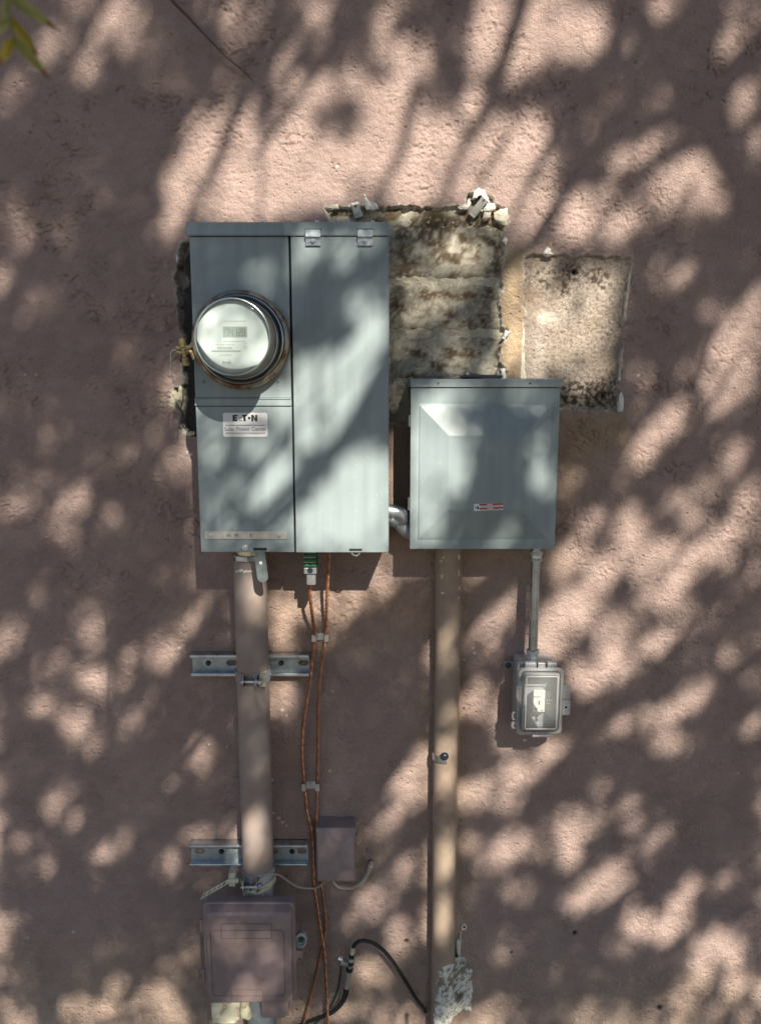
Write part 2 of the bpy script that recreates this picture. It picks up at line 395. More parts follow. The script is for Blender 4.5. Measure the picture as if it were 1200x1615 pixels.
H += 0.0024 * rough_mask * fbm(wx * 95, wz * 125, 50, 3) * (0.45 + 0.55 * low)
H += 0.0005 * fbm(X * 40, Z * 40, 52, 2)
H += 0.0010 * sstep(0.02, 0.06, fbm(X * 9 + 3, Z * 11, 60, 3)) * (1 - rough_mask)
# long hairline cracks
XF, ZF, HF, CF = X, Z, H, C
class Win:                          # work on the part of the grid near some points
    def __init__(s, pts, pad):
        a, b = min(p[0] for p in pts) - pad, max(p[0] for p in pts) + pad; c, d = min(p[1] for p in pts) - pad, max(p[1] for p in pts) + pad
        i0, i1 = np.searchsorted(gx, (a, b)); j0, j1 = np.searchsorted(gz, (c, d)); s.sl = (slice(j0, j1), slice(i0, i1))
    def __enter__(s):
        global X, Z, H, C
        X, Z, H, C = XF[s.sl], ZF[s.sl], HF[s.sl], CF[s.sl]
    def __exit__(s, *a):
        global X, Z, H, C
        X, Z, H, C = XF, ZF, HF, CF
def hair(pts, w=0.0012, dep=0.002):
    with Win(pxpoly(pts), .03): hair_(pts, w, dep)
def hair_(pts, w, dep):
    global H
    q = pxpoly(pts); best = np.full(X.shape, 9.0)
    jx = X + 0.004 * fbm(X * 60, Z * 60, 71, 2); jz = Z + 0.004 * fbm(X * 60, Z * 60, 72, 2)
    for (x0, z0), (x1, z1) in zip(q[:-1], q[1:]):
        ex, ez = x1 - x0, z1 - z0
        t = np.clip(((jx - x0) * ex + (jz - z0) * ez) / (ex * ex + ez * ez), 0, 1)
        best = np.minimum(best, np.hypot(jx - x0 - t * ex, jz - z0 - t * ez))
    H -= dep * (1 - sstep(w * .4, w * 2, best)) * sstep(-.1, .15, fbm(X * 40, Z * 40, 73, 2))
    k = (1 - sstep(w * .4, w * 1.8, best))[..., None] * 0.25
    C[:] = C * (1 - k) + np.array((0.13, 0.09, 0.07)) * k
hair([(165, 712), (180, 722), (195, 730), (212, 728)], 0.0007, 0.0015)
hair([(1034, 655), (1038, 672), (1041, 690), (1044, 704)], 0.0009)
hair([(905, 40), (915, 60), (922, 80), (940, 95)], 0.0008)
hair([(903, 1215), (905, 1235), (908, 1260), (915, 1275)], 0.0008)
hair([(98, 838), (100, 850), (99, 868)], 0.0006)
hair([(30, 1460), (32, 1500)], 0.0005)
# old tan paint where earlier boxes covered the wall, plus warm bounce painted below
def paint(poly, col, soft=0.010, amt=1.0, seed=90, jag=0.006):
    with Win(pxpoly(poly), .03 + soft + jag): paint_(poly, col, soft, amt, seed, jag)
def paint_(poly, col, soft, amt, seed, jag):
    sd = poly_sdf(X, Z, pxpoly(poly)) + jag * fbm(X * 30, Z * 30, seed, 3)
    k = (1 - sstep(-soft, soft, sd))[..., None] * amt
    C[:] = C * (1 - k) + np.array(col) * k
TAN = (0.42, 0.315, 0.215)
paint([(786, 380), (826, 400), (826, 660), (990, 655), (985, 720), (885, 790), (885, 900), (730, 900), (728, 1100), (735, 1500), (672, 1500), (676, 1180), (690, 880), (612, 870), (612, 660), (790, 620)], TAN, 0.05, 0.45, jag=0.03)
paint([(790, 390), (826, 400), (826, 610), (788, 610)], (0.47, 0.36, 0.235), 0.008, 0.75)
paint([(885, 650), (985, 655), (985, 680), (885, 730)], (0.36, 0.26, 0.16), 0.03, 0.6, jag=0.02)
paint([(498, 1297), (566, 1297), (566, 1392), (498, 1392)], (0.37, 0.36, 0.27), 0.003, 0.7, jag=0.005)
paint([(425, 930), (700, 930), (700, 1000), (480, 1040), (425, 1120)], (0.42, 0.30, 0.215), 0.03, 0.35, jag=0.02)  # ground bounce under the boxes, painted as a warmer wall colour
paint([(0, 1480), (1200, 1540), (1200, 1700), (0, 1700)], (0.40, 0.305, 0.215), 0.08, 0.35, jag=0.04)  # warm light off the ground put into the colour of the lower wall
# broken-out areas
RIM = np.array((0.70, 0.68, 0.60))
def recess(poly, depth, col, jag=0.003, edge=0.003, rim=0.8, seed=100, rimw=0.004, rimcol=RIM):
    global H
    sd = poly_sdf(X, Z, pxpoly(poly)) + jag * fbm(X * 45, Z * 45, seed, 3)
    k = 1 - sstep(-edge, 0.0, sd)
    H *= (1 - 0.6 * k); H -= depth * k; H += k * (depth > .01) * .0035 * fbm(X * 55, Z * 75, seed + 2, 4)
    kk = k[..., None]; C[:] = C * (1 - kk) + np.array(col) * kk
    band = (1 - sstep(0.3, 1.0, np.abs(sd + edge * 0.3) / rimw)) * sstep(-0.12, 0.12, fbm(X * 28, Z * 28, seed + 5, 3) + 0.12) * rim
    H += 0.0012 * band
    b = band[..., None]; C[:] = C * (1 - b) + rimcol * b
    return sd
OPEN1 = [(514, 329), (530, 324), (566, 326), (578, 316), (590, 328), (640, 324), (690, 326), (735, 322), (742, 306), (757, 297), (772, 308), (780, 320), (800, 321), (799, 352), (796, 370), (793, 372), (793, 420), (790, 470), (790, 510), (803, 520), (800, 532), (790, 545), (790, 570), (797, 580), (797, 612), (700, 640), (645, 668), (560, 671), (514, 660)]
sd1 = recess(OPEN1, 0.0112, (0.56, 0.52, 0.43), jag=0.010, rim=0.75, seed=110)
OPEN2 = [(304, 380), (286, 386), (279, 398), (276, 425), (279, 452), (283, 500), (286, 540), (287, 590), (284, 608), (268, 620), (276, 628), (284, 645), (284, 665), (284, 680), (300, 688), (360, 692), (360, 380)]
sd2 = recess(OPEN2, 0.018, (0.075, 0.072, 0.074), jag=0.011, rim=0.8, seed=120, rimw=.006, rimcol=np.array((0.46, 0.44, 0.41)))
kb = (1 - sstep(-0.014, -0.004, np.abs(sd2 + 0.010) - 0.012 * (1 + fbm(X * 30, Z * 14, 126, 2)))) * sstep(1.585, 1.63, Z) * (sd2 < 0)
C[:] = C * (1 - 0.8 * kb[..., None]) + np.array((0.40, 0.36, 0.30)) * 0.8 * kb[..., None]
kw = (1 - sstep(0.010, 0.020, np.hypot((X - P(280, 630).x), (Z - P(280, 630).z) * 0.7) + 0.006 * fbm(X * 60, Z * 60, 128, 2)))
C[:] = C * (1 - kw[..., None]) + np.array((0.78, 0.74, 0.60)) * kw[..., None]; H += 0.006 * kw
OPEN3 = [(824, 403), (860, 401), (930, 402), (997, 404), (993, 450), (985, 500), (980, 560), (976, 610), (977, 650), (930, 648), (880, 646), (820, 640), (821, 590), (826, 500)]
sd3 = recess(OPEN3, 0.0075, (0.37, 0.315, 0.275), jag=0.007, rim=0.6, seed=130, rimw=0.0035)
in3 = (1 - sstep(-0.006, -0.001, sd3)); in3c = in3[..., None]
m1 = sstep(0.05, 0.35, fbm(X * 14, Z * 14, 133, 4)); C[:] = C * (1 - 0.6 * (m1 * in3)[..., None]) + np.array((0.47, 0.42, 0.37)) * 0.6 * (m1 * in3)[..., None]
def blot(px, py, rx, ry, col, amt, seed, thr=0.0, fs=60, region=None, lift=0.0):
    w = Win(pxpoly([(px - rx * 1.3, py - ry * 1.3), (px + rx * 1.3, py + ry * 1.3)]), .006)
    if region is not None: region = region[w.sl]
    with w: blot_(px, py, rx, ry, col, amt, seed, thr, fs, region, lift)
def blot_(px, py, rx, ry, col, amt, seed, thr, fs, region, lift):
    global H
    c = P(px, py); s = S(px, py, 0)
    d = np.hypot((X - c.x) / (rx * s), (Z - c.z) / (ry * s))
    k = (1 - sstep(0.35, 1.15, d)) * sstep(thr - 0.22, thr + 0.30, fbm(X * fs, Z * fs, seed, 6) + 0.25 * (1 - d)) * amt
    if region is not None: k = k * region
    H += lift * k
    C[:] = C * (1 - k[..., None]) + np.array(col) * k[..., None]
H += in3 * .0012 * fbm(X * 120, Z * 120, 135, 3)
kk = sstep(.12, .42, fbm(X * 150, Z * 170, 136, 4) + .25 * fbm(X * 12, Z * 12, 137, 3)) * in3 * .7; C[:] = C * (1 - kk[..., None]) + np.array((.16, .125, .09)) * kk[..., None]
kk = sstep(.0, .4, fbm(X * 18, Z * 24, 138, 5)) * in3 * .45; C[:] = C * (1 - kk[..., None]) + np.array((.29, .235, .18)) * kk[..., None]
MOLD = (0.045, 0.035, 0.022)
blot(920, 625, 75, 38, MOLD, 0.95, 140, 0.10, 110, in3)
blot(960, 615, 40, 45, MOLD, 0.8, 141, 0.22, 130, in3)
blot(905, 430, 45, 22, MOLD, 0.85, 142, 0.22, 110, in3)
blot(945, 440, 30, 30, MOLD, 0.9, 143, 0.2, 90, in3)
blot(860, 435, 30, 30, MOLD, 0.8, 144, 0.3, 90, in3)
blot(890, 455, 14, 20, MOLD, 0.9, 145, 0.10, 85, in3)
blot(900, 520, 90, 110, (0.17, 0.12, 0.08), 0.55, 146, 0.45, 150, in3)
blot(840, 470, 40, 20, (0.30, 0.20, 0.12), 0.6, 148, 0.15, 50, in3)
blot(860, 505, 28, 20, (0.58, 0.53, 0.46), 0.9, 147, 0.0, 25, in3)
blot(932, 480, 12, 24, (0.72, 0.70, 0.66), 0.8, 149, 0.0, 25, in3)
blot(907, 428, 6, 6, (0.01, 0.01, 0.01), 1.0, 150, -0.8, 20, in3, -0.008)
blot(952, 625, 4.5, 4.5, (0.02, 0.025, 0.03), 1.0, 151, -0.8, 20, in3, -0.005)
for px, py, w in ((806, 1503, 3), (641, 1484, 5), (641, 1602, 5), (899, 1607, 3), (1040, 1590, 6), (906, 1471, 5), (731, 1118, 2)):
    blot(px, py, w, w, (0.05, 0.035, 0.03), 0.95, 160 + px % 7, -0.5, 40, None, -0.003)
for px, py, w in ((531, 263, 3), (283, 1022, 2.5), (748, 1030, 3), (746, 1022, 2.5), (1006, 592, 3), (40, 591, 2), (58, 591, 2), (241, 467, 2), (296, 713, 2.5), (302, 716, 3), (445, 1120, 3), (452, 1128, 3), (430, 1230, 2.5), (1163, 1219, 2), (45, 1478, 2), (116, 1470, 2), (330, 1174, 2), (358, 1178, 2), (440, 1290, 3), (446, 1297, 3), (432, 1282, 2.5), (452, 1302, 2), (525, 1090, 2), (520, 1216, 2.5), (428, 1403, 4), (732, 1040, 2)):
    blot(px, py, w, w, (0.72, 0.68, 0.62), 0.9, 170 + px % 11, -0.4, 60, None, 0.0008)
for k in range(520):               # pinholes in the render coat
    px, py = random.uniform(0, 1200), random.uniform(0, 1615); w = random.uniform(0.8, 1.8)
    c = P(px, py); i = int((c.x - fx[0]) / STEP) + 24; j = int((c.z - fz[0]) / STEP) + 2
    if 3 < i < X.shape[1] - 3 and 3 < j < X.shape[0] - 3: H[j:j + 2, i:i + random.choice((1, 2))] -= 0.0016 * w
fade = np.ones_like(X)
nz_, nx_ = X.shape
V = np.stack([XF, -HF, ZF], -1).reshape(-1, 3).astype(np.float32)
idx = np.arange(nz_ * nx_).reshape(nz_, nx_)
Q = np.stack([idx[:-1, :-1], idx[:-1, 1:], idx[1:, 1:], idx[1:, :-1]], -1).reshape(-1, 4)
def np_mesh(name, V, Q, m, parent=None, cols=None, smooth=True):
    me = bpy.data.meshes.new(name); k = Q.shape[1]
    me.vertices.add(len(V)); me.vertices.foreach_set('co', np.ascontiguousarray(V, np.float32).ravel())
    me.loops.add(Q.size); me.loops.foreach_set('vertex_index', Q.astype(np.int32).ravel())
    me.polygons.add(len(Q)); me.polygons.foreach_set('loop_start', np.arange(0, Q.size, k, dtype=np.int32))
    me.update(calc_edges=True)
    if smooth: me.polygons.foreach_set('use_smooth', np.ones(len(Q), bool))
    if cols is not None:
        a = me.color_attributes.new('col', 'FLOAT_COLOR', 'POINT')
        a.data.foreach_set('color', np.concatenate([cols, np.ones((len(cols), 1))], 1).astype(np.float32).ravel())
    me.materials.append(MATS[m]); me.validate()
    ob = bpy.data.objects.new(name, me); COL.objects.link(ob)
    if parent is not None: ob.parent = parent; ORG[ob] = ORG[parent]
    else: ORG[ob] = Vector((0, 0, 0))
    return ob
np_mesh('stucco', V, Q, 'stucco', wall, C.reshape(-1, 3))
G().box(-7, 7, 0.06, 0.26, -0.3, 3.3).build('wall_core', 'plaster', wall)
# concrete blocks bared in the larger opening
COURSES = [(360, 300), (439, 353), (521, 446), (598, 529), (672, 605)]      # bottom, top of each course in photo rows
def block(x0, x1, z0, z1, seed):
    r = 0.004; ux = np.arange(x0, x1 + 0.002, 0.004); uz = np.linspace(z0, z1, max(4, int((z1 - z0) / 0.004)))
    A, B = np.meshgrid(ux, uz)
    edge = np.minimum.reduce([A - x0, x1 - A, B - z0, z1 - B])
    yy = 0.0085 + 0.0015 * fbm(A * 30, B * 30, seed, 4) + 0.005 * (1 - sstep(0, 0.007, edge + 0.002 * fbm(A * 70, B * 70, seed + 3, 2)))
    pit = sstep(0.28, 0.45, fbm(A * 90, B * 90, seed + 7, 2)); yy = yy + 0.002 * pit
    cc = np.zeros(A.shape + (3,)); cc[:] = (0.41, 0.39, 0.335)
    def mixc(k, col): cc[:] = cc * (1 - k[..., None]) + np.array(col) * k[..., None]
    mixc(0.55 * sstep(0.0, 0.3, fbm(A * 9, B * 11, 201, 4)), (0.54, 0.51, 0.43))
    mixc(0.6 * sstep(0.02, 0.35, fbm(A * 13 + 4, B * 9, 202, 4)), (0.24, 0.22, 0.18))
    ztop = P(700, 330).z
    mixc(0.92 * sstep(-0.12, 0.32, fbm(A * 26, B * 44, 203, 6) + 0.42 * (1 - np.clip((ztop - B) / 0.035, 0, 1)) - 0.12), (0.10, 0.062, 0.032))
    for px, py, rx, ry, th in ((690, 375, 22, 45, 0.0), (640, 410, 16, 40, 0.05), (665, 365, 60, 20, .12), (735, 385, 16, 22, 0.05), (752, 395, 10, 16, 0.0), (785, 400, 9, 60, .05), (775, 450, 14, 40, .12), (765, 500, 12, 30, .15), (762, 540, 6, 8, -.1), (757, 555, 4, 5, -.3), (786, 565, 8, 35, -.05), (700, 350, 90, 14, .05), (625, 480, 14, 25, .15), (757, 386, 4, 4, -.5)):
        c = P(px, py); s = S(px, py, 0); d = np.hypot((A - c.x) / (rx * s), (B - c.z) / (ry * s))
        mixc(0.9 * (1 - sstep(0.4, 1.2, d)) * sstep(th - .32, th + .22, fbm(A * 70, B * 60, 300 + px, 6) + .2 * (1 - d)), (0.085, 0.060, 0.036))
    mixc(.45 * sstep(.05, .4, fbm(A * 160, B * 160, 310, 3)), (0.15, 0.12, 0.08)); mixc(.4 * sstep(.1, .4, fbm(A * 140 + 5, B * 140, 311, 3)), (0.62, 0.57, 0.46))
    mixc(0.5 * pit, (0.16, 0.13, 0.09))
    nz, nx = A.shape; n0 = nz * nx
    Vb = np.stack([A, yy, B], -1).reshape(-1, 3); ii = np.arange(n0).reshape(nz, nx)
    Qb = np.stack([ii[:-1, :-1], ii[:-1, 1:], ii[1:, 1:], ii[1:, :-1]], -1).reshape(-1, 4)
    ring = np.concatenate([ii[0, :], ii[1:, -1], ii[-1, -2::-1], ii[-2:0:-1, 0]])
    Vr = Vb[ring].copy(); Vr[:, 1] = 0.045
    rr = np.arange(len(ring)) + n0; nx2 = np.roll(ring, -1); rn = np.roll(rr, -1)
    Vb = np.concatenate([Vb, Vr]); Qb = np.concatenate([Qb, np.stack([ring, rr, rn, nx2], -1)])
    cf = np.concatenate([cc.reshape(-1, 3), cc.reshape(-1, 3)[ring]])
    np_mesh('concrete_block', Vb, Qb, 'block', wall, cf)
xl, xr = P(505, 400).x, P(806, 400).x
for k, (b, t) in enumerate(COURSES):
    z0, z1 = P(700, b).z, P(700, t).z
    cuts = [xl, P(612 if k % 2 else 575, 400).x, xr] if k in (1, 2, 3) else [xl, P(640, 400).x, xr]
    if k in (1, 2): cuts = [xl, P(560, 400).x, xr]
    for a, b2 in zip(cuts[:-1], cuts[1:]): block(a + 0.003, b2 - 0.003, z0, z1, 400 + 13 * k + int(a * 100))
# lumps of plaster torn loose along the opening
def chip(pts, d0, d1, m='plaster_white', name='plaster_chip'):
    g = G(); pl = pxpoly(pts, d1); n = len(pl); cx = sum(p[0] for p in pl) / n; cz = sum(p[1] for p in pl) / n
    rings = [[Vector((x, -d0, z)) for x, z in pl], [Vector((x + random.uniform(-1, 1) * .0008, -d1 * .8, z + random.uniform(-1, 1) * .0008)) for x, z in pl],
             [Vector((cx + (x - cx) * .6, -d1 - random.uniform(0, .002), cz + (z - cz) * .6)) for x, z in pl]]
    g.loft(rings); o = g.build(name, m, wall, smooth=60)
    md = o.modifiers.new('round', 'SUBSURF'); md.levels = md.render_levels = 2; md.subdivision_type = 'SIMPLE'
    tx = bpy.data.textures.get('crumble') or bpy.data.textures.new('crumble', 'CLOUDS'); tx.noise_scale = .006; tx.noise_depth = 3
    md = o.modifiers.new('crumble', 'DISPLACE'); md.texture = tx; md.strength = .005; md.texture_coords = 'GLOBAL'; return o
chip([(577, 330), (575, 312), (574, 304), (577, 312), (582, 317), (592, 320), (597, 328), (590, 331)], -.012, .004)
chip([(524, 331), (527, 322), (533, 323), (536, 329)], -.012, .003, 'cream')
chip([(553, 325), (554, 320), (562, 318), (565, 322), (558, 325)], -.012, .003)
chip([(745, 313), (748, 301), (755, 296), (764, 300), (769, 310), (773, 321), (766, 317), (762, 307), (754, 305), (749, 313)], -.008, .005)
chip([(762, 331), (768, 320), (779, 321), (782, 328), (775, 333), (764, 334)], -.012, .005)
chip([(760, 346), (763, 334), (774, 335), (773, 344), (766, 348)], -.012, .003, 'plaster')
chip([(780, 345), (779, 335), (788, 330), (800, 328), (801, 345), (797, 356), (788, 352)], -.012, .003, 'plaster')
chip([(722, 326), (737, 321), (740, 313), (742, 320), (738, 329), (726, 330)], -.012, .003)
chip([(856, 401), (859, 393), (864, 388), (869, 393), (868, 398), (874, 401), (866, 404)], -.006, .006)
chip([(792, 533), (797, 521), (804, 524), (799, 529), (797, 536)], -.012, .003)
chip([(974, 650), (976, 622), (980, 618), (983, 630), (982, 649)], -.006, .003)
chip([(280, 402), (284, 406), (281, 413), (277, 411)], -.006, .003)
chip([(268, 622), (276, 615), (281, 622), (284, 606), (288, 612), (287, 634), (284, 641), (279, 634), (274, 627)], -.012, .004, 'cream')
chip([(281, 675), (286, 668), (290, 678), (298, 683), (307, 680), (307, 686), (296, 688), (288, 684)], -.014, .0, 'plaster')
chip([(792, 380), (797, 372), (800, 378), (798, 386)], -.012, .003)
chip([(791, 600), (790, 582), (796, 580), (798, 600)], -.012, .002, 'plaster_white')
chip([(820, 600), (821, 575), (823, 540), (824, 520), (827, 517), (826, 545), (828, 560), (827, 580), (829, 600)], -.006, .001, 'plaster', 'caulk_strip')
chip([(983, 505), (985, 480), (990, 455), (991, 440), (994, 428), (993, 450), (990, 470), (987, 490), (986, 504)], -.006, .001, 'plaster', 'caulk_strip')
chip([(975, 600), (977, 580), (980, 552), (983, 540), (982, 560), (979, 585), (978, 602)], -.006, .001, 'plaster', 'caulk_strip')

# ================================================================ the meter panel
D1 = 0.125
x0, x1, z0, z1 = rect(308, 371, 612, 871, D1)
mp = thing('meter_panel', ((x0 + x1) / 2, -D1 / 2, z0), 'tall grey steel service panel with round meter socket and two doors', 'electrical panel')
xm0, xm1 = P(459.3, 620, D1).x, P(462.6, 620, D1).x
ztop = P(455, 351, D1).z; zr = P(455, 371, D1).z; zb0, zb1 = P(380, 640, D1).z, P(380, 628, D1).z
G().box(x0 + .002, x1 - .002, -D1 + .018, -0.001, z0 + .003, zr + .004).build('back_box', 'enclosure', mp, .002)
G().box(x0 + .003, x1 - .003, -D1 + .016, -D1 + .018, z0 + .006, zr).build('gap_backing', 'gap', mp)
g = G()        # hooded top rim with a drip lip
g.loft([[Vector(p) for p in ((x0 - .004, y, a), (x1 + .001, y, a), (x1 + .001, y, b), (x0 - .004, y, b))] for y, a, b in ((-D1 - .004, zr, ztop), (-.002, zr + .003, ztop + .004))])
g.box(x0 - .004, x1 + .001, -D1 - .0045, -D1 - .001, zr - .0015, zr)
g.build('top_rim', 'enclosure_edge', mp, .0015)
uc = G().box(x0, xm0, -D1, -D1 + .016, zb1, zr - .002).build('meter_cover', 'enclosure', mp, .0015)
rb = G(); rb.box(x0 - .0005, xm0 + .0005, -D1 - .003, -D1 + .014, zb0, zb1); rb.box(x0 - .0005, xm0 + .0005, -D1 - .0045, -D1 - .003, zb1 - .002, zb1); rb.build('cover_rib', 'enclosure_edge', mp, .001)
lc = G().box(x0, xm0 + .0005, -D1 - .0005, -D1 + .016, z0, zb0 - .0008).build('lower_cover', 'enclosure', mp, .0015)
dr = G(); dr.box(xm1, x1, -D1 - .002, -D1 + .016, z0 - .0005, zr - .002)
dr = dr.build('door', 'enclosure', mp, .0018)
G().box(x1, x1 + .0015, -D1 - .001, -D1 + .10, z0 + .002, zr - .002).build('side_flange', 'enclosure_edge', mp)
for px in (494, 576):
    a, b, c, d = rect(px - 12, 363, px + 12, 388, D1 + .003)
    zmid = P(px, 374, D1).z
    h = G(); h.box(a, b, -D1 - .0055, -D1 - .002, c, zmid); h.box(a, b, -D1 - .0085, -D1 - .0045, zmid - .001, d); h.cyl((a, -D1 - .008, zmid), (b, -D1 - .008, zmid), .0022, n=10)
    h = h.build('latch', 'galv', mp, .0006)
    screw(h, (P(px, 381, D1).x, -D1 - .0055, P(px, 381, D1).z), .0036)
    s = G(); s.box(a - .001, b + .001, -D1 - .0048, -D1 - .004, d, d + .002); s.build('latch_slot', 'gap', h)
for px in (327, 413, 500, 588):
    q = P(px, 349, .085); screw(mp, (q.x, -.085, ztop + .003), .0038, 'galv', (0, 0, 1), .008)
q = P(385, 349, .06); g = G(); g.lathe([(.03, 0), (.03, .004), (.024, .006), (.0001, .007)], (q.x, -.062, ztop + .003), 24, axis=(0, 0, 1)); g.build('hub_cap', 'meter_dark', mp)
# maker's plate
a, b, c, d = rect(352, 651, 422, 689, D1 + .002)
pl = G().loft([rrect(a, b, c, d, .004, -D1 - .0004), rrect(a, b, c, d, .004, -D1 - .0016)]).build('name_plate', 'label_white', mp, smooth=30)
W, Hh = b - a, d - c; yl = -D1 - .0016; fz_ = d - Hh * .22; hh = Hh * .135
def lp(u, v): return (a + W * u, fz_ + hh * v)
def glyphs(polys, name, m, parent, y):
    g = G()
    for p in polys: g.prism(p, y - .0003, y)
    return g.build(name, m, parent, smooth=0)
E = [(.22, -1), (.22, 1), (.345, 1), (.325, .5), (.27, .5), (.27, .25), (.32, .25), (.305, -.2), (.27, -.2), (.27, -.5), (.32, -.5), (.335, -1)]
A1 = [(.365, -.95), (.372, -.55), (.392, -.55), (.392, -.95)]; A2 = [(.405, -.95), (.405, -.62), (.428, -.62), (.435, -.95)]; A3 = [(.383, .1), (.389, .38), (.396, .38), (.402, .1)]
T = [(.425, 1), (.545, 1), (.545, .55), (.512, .55), (.512, -1), (.462, -1), (.462, .4), (.445, .55)]
O = [(.592 + .03 * math.cos(t * math.pi / 6), .0 + .42 * math.sin(t * math.pi / 6)) for t in range(12)]
N = [(.64, -1), (.64, 1), (.685, 1), (.73, -.15), (.73, 1), (.775, 1), (.775, -1), (.732, -1), (.685, .15), (.685, -1)]
glyphs([[lp(*p) for p in pol] for pol in (E, A1, A2, A3, T, O, N)], 'brand_lettering', 'label_ink', pl, yl)
g = G()
for v in (.515, .845): g.box(a + W * .05, b - W * .05, yl - .0003, yl, d - Hh * v - .0006, d - Hh * v + .0006)
g.build('printed_line', 'label_ink_grey', pl, smooth=0)
text('Solar Power Center', .0098, (a + b) / 2, d - Hh * .68, yl - .0002, 'label_ink_grey', 'printed_name', pl, sx=.98)
# stamped strip
a, b, c, d = rect(323, 838, 453, 850, D1 + .002)
st = G().loft([rrect(a, b, c, d, .002, -D1 - .0008), rrect(a, b, c, d, .002, -D1 - .0024)]).build('stamped_strip', 'alu', mp, smooth=30)
for px in (333, 441): screw(st, (P(px, 844, D1).x, -D1 - .0024, (c + d) / 2), .0030, 'galv', hexa=False)
g = G()
rr = random.Random(4)
xx = a + (b - a) * .27
while xx < a + (b - a) * .63:          # worn stamped characters, too blurred to read
    w = .0030 if rr.random() < .8 else .006
    if w < .005:
        zc = (c + d) / 2 + rr.uniform(-.0008, .0008)
        g.box(xx, xx + .0009, -D1 - .0028, -D1 - .0023, zc - .0028, zc + .0028)
        g.box(xx + .0018, xx + .0026, -D1 - .0028, -D1 - .0023, zc - .0026 * rr.random(), zc + .0028)
        zz = zc + rr.choice((-.0024, 0, .0022)); g.box(xx + .0009, xx + .0018, -D1 - .0028, -D1 - .0023, zz - .0005, zz + .0005)
    xx += w + .0010
g.build('stamped_lettering', 'print_dark', st, smooth=0)['kind'] = 'stuff'
screw(mp, (P(387, 863, D1).x, -D1 - .0005, P(387, 863, D1).z), .0042, 'galv', hexa=False, name='rivet')
a, b, c, d = rect(400, 864, 421, 867.5, D1); G().box(a, b, -D1 - .0012, -D1 + .001, c, d).build('hasp_slot', 'gap', mp)
a, b, c, d = rect(551, 865, 571, 868, D1); G().box(a, b, -D1 - .003, -D1 - .001, c, d).build('latch_slot', 'gap', mp)
q = P(561, 871, D1); g = G(); g.lathe([(.009, 0), (.009, .003), (.0065, .003), (.0065, 0)], (q.x, -D1 + .004, q.z + .001), 20, closed=True); g.build('seal_loop', 'galv', mp)
# hasp tongue hanging below the lower cover
h0, h1 = P(409, 868, D1 + .003), P(414.5, 910, D1 + .003); ax = (h1 - h0).normalized(); px_ = Vector((ax.z, 0, -ax.x)) * -1; w = .0105
out = [h0 - px_ * w, h0 + px_ * w] + [h1 + px_ * w * math.cos(t * math.pi / 8) + ax * w * math.sin(t * math.pi / 8) for t in range(9)]
hp = G().prism([(p.x, p.z) for p in out], -D1 - .004, -D1 - .0022).build('hasp', 'hasp_grey', mp, .0004)
q = h0 + ax * .024; g = G(); g.disc((q.x, q.z), .003, -D1 - .0043, 12); g.build('hasp_hole', 'label_white', hp, smooth=0)
g = G(); g.obox(h0 + ax * .012 + Vector((0, .006, 0)), px_ * .009, (0, .003, 0), ax * .010); g.build('hasp_clip', 'zinc', hp, .001)
for px, s in ((322, 1), (438, .6)):
    q = P(px, 603, D1); g = G(); g.box(q.x - .004 * s, q.x + .004 * s, -D1 - .0008, -D1 + .001, q.z - .0012, q.z); g.box(q.x - .0012, q.x + .0018, -D1 - .0008, -D1 + .001, q.z + .001, q.z + .004 * s); g.build('cast_mark', 'print_dark', mp, smooth=0)

# ================================================================ sealing ring and meter
mc = P(380.5, 536.5, D1 + .012); ms = S(380, 537, D1 + .012)
rO = 76 * ms
ring = thing('sealing_ring', (mc.x, -D1, mc.z), 'tarnished metal ring clamped round the base of the meter', 'meter ring')
o = (mc.x, -D1, mc.z)
G().lathe([(rO - .012, -.001), (rO, -.001), (rO + .001, .004), (rO, .010), (rO + .001, .017), (rO - .001, .023), (rO - .006, .026), (rO - .009, .024), (rO - .010, .015)], o, 72).build('ring_band', 'ring_rust', ring, smooth=50)
G().lathe([(rO - .0085, .014), (rO - .0085, .0275), (rO - .0105, .029), (rO - .0135, .027), (rO - .0145, .014)], o, 72).build('inner_lip', 'steel_bezel', ring, smooth=50)
q = P(300, 553, D1 + .014)
g = G()
for dz in (-.004, .005):
    pts = spline([(mc.x - rO * .975, -D1 - .013, q.z + dz * 2.2 + .006 * (1 if dz > 0 else -1)), (mc.x - rO - .004, -D1 - .014, q.z + dz + .002), (q.x - .010, -D1 - .014, q.z + dz), (q.x - .024, -D1 - .014, q.z + dz * .8)], 5)
    g.tube(pts, .0042, 8)
g.build('clasp', 'brass', ring)
a, b = P(287, 534, D1 + .014), P(294, 577, D1 + .014)
g = G(); g.cyl(a, a + (b - a) * .33, .0068, n=14); g.cyl(a + (b - a) * .33, b - (b - a) * .3, .0045, n=12); g.cyl(b - (b - a) * .3, b, .0062, n=14)
g.build('barrel_lock', 'brass', ring, .0008)
sw = [P(x, y, D1 + .010) for x, y in ((283, 553), (274, 552), (270, 558), (270, 575), (273, 600), (279, 608), (285, 604), (287, 585), (287, 572))]
tag(G().tube(spline(sw, 6), .0009, 6).build('wire_seal', 'alu'), 'thin wire seal loop dangling from the ring lock', 'seal')
meter = thing('electric_meter', (mc.x, -D1, mc.z), 'round glass electric meter with pale face and digital display', 'electric meter')
G().lathe([(rO - .0115, .004), (rO - .0125, .022), (rO - .016, .024), (rO - .018, .020)], o, 64).build('base', 'meter_dark', meter, smooth=50)
G().lathe([(rO - .016, .018), (rO - .0165, .034), (rO - .019, .040), (rO - .0205, .060), (rO - .0225, .088), (rO - .024, .094)], o, 64).build('body', 'meter_body', meter, smooth=50)
RF = rO - .0225
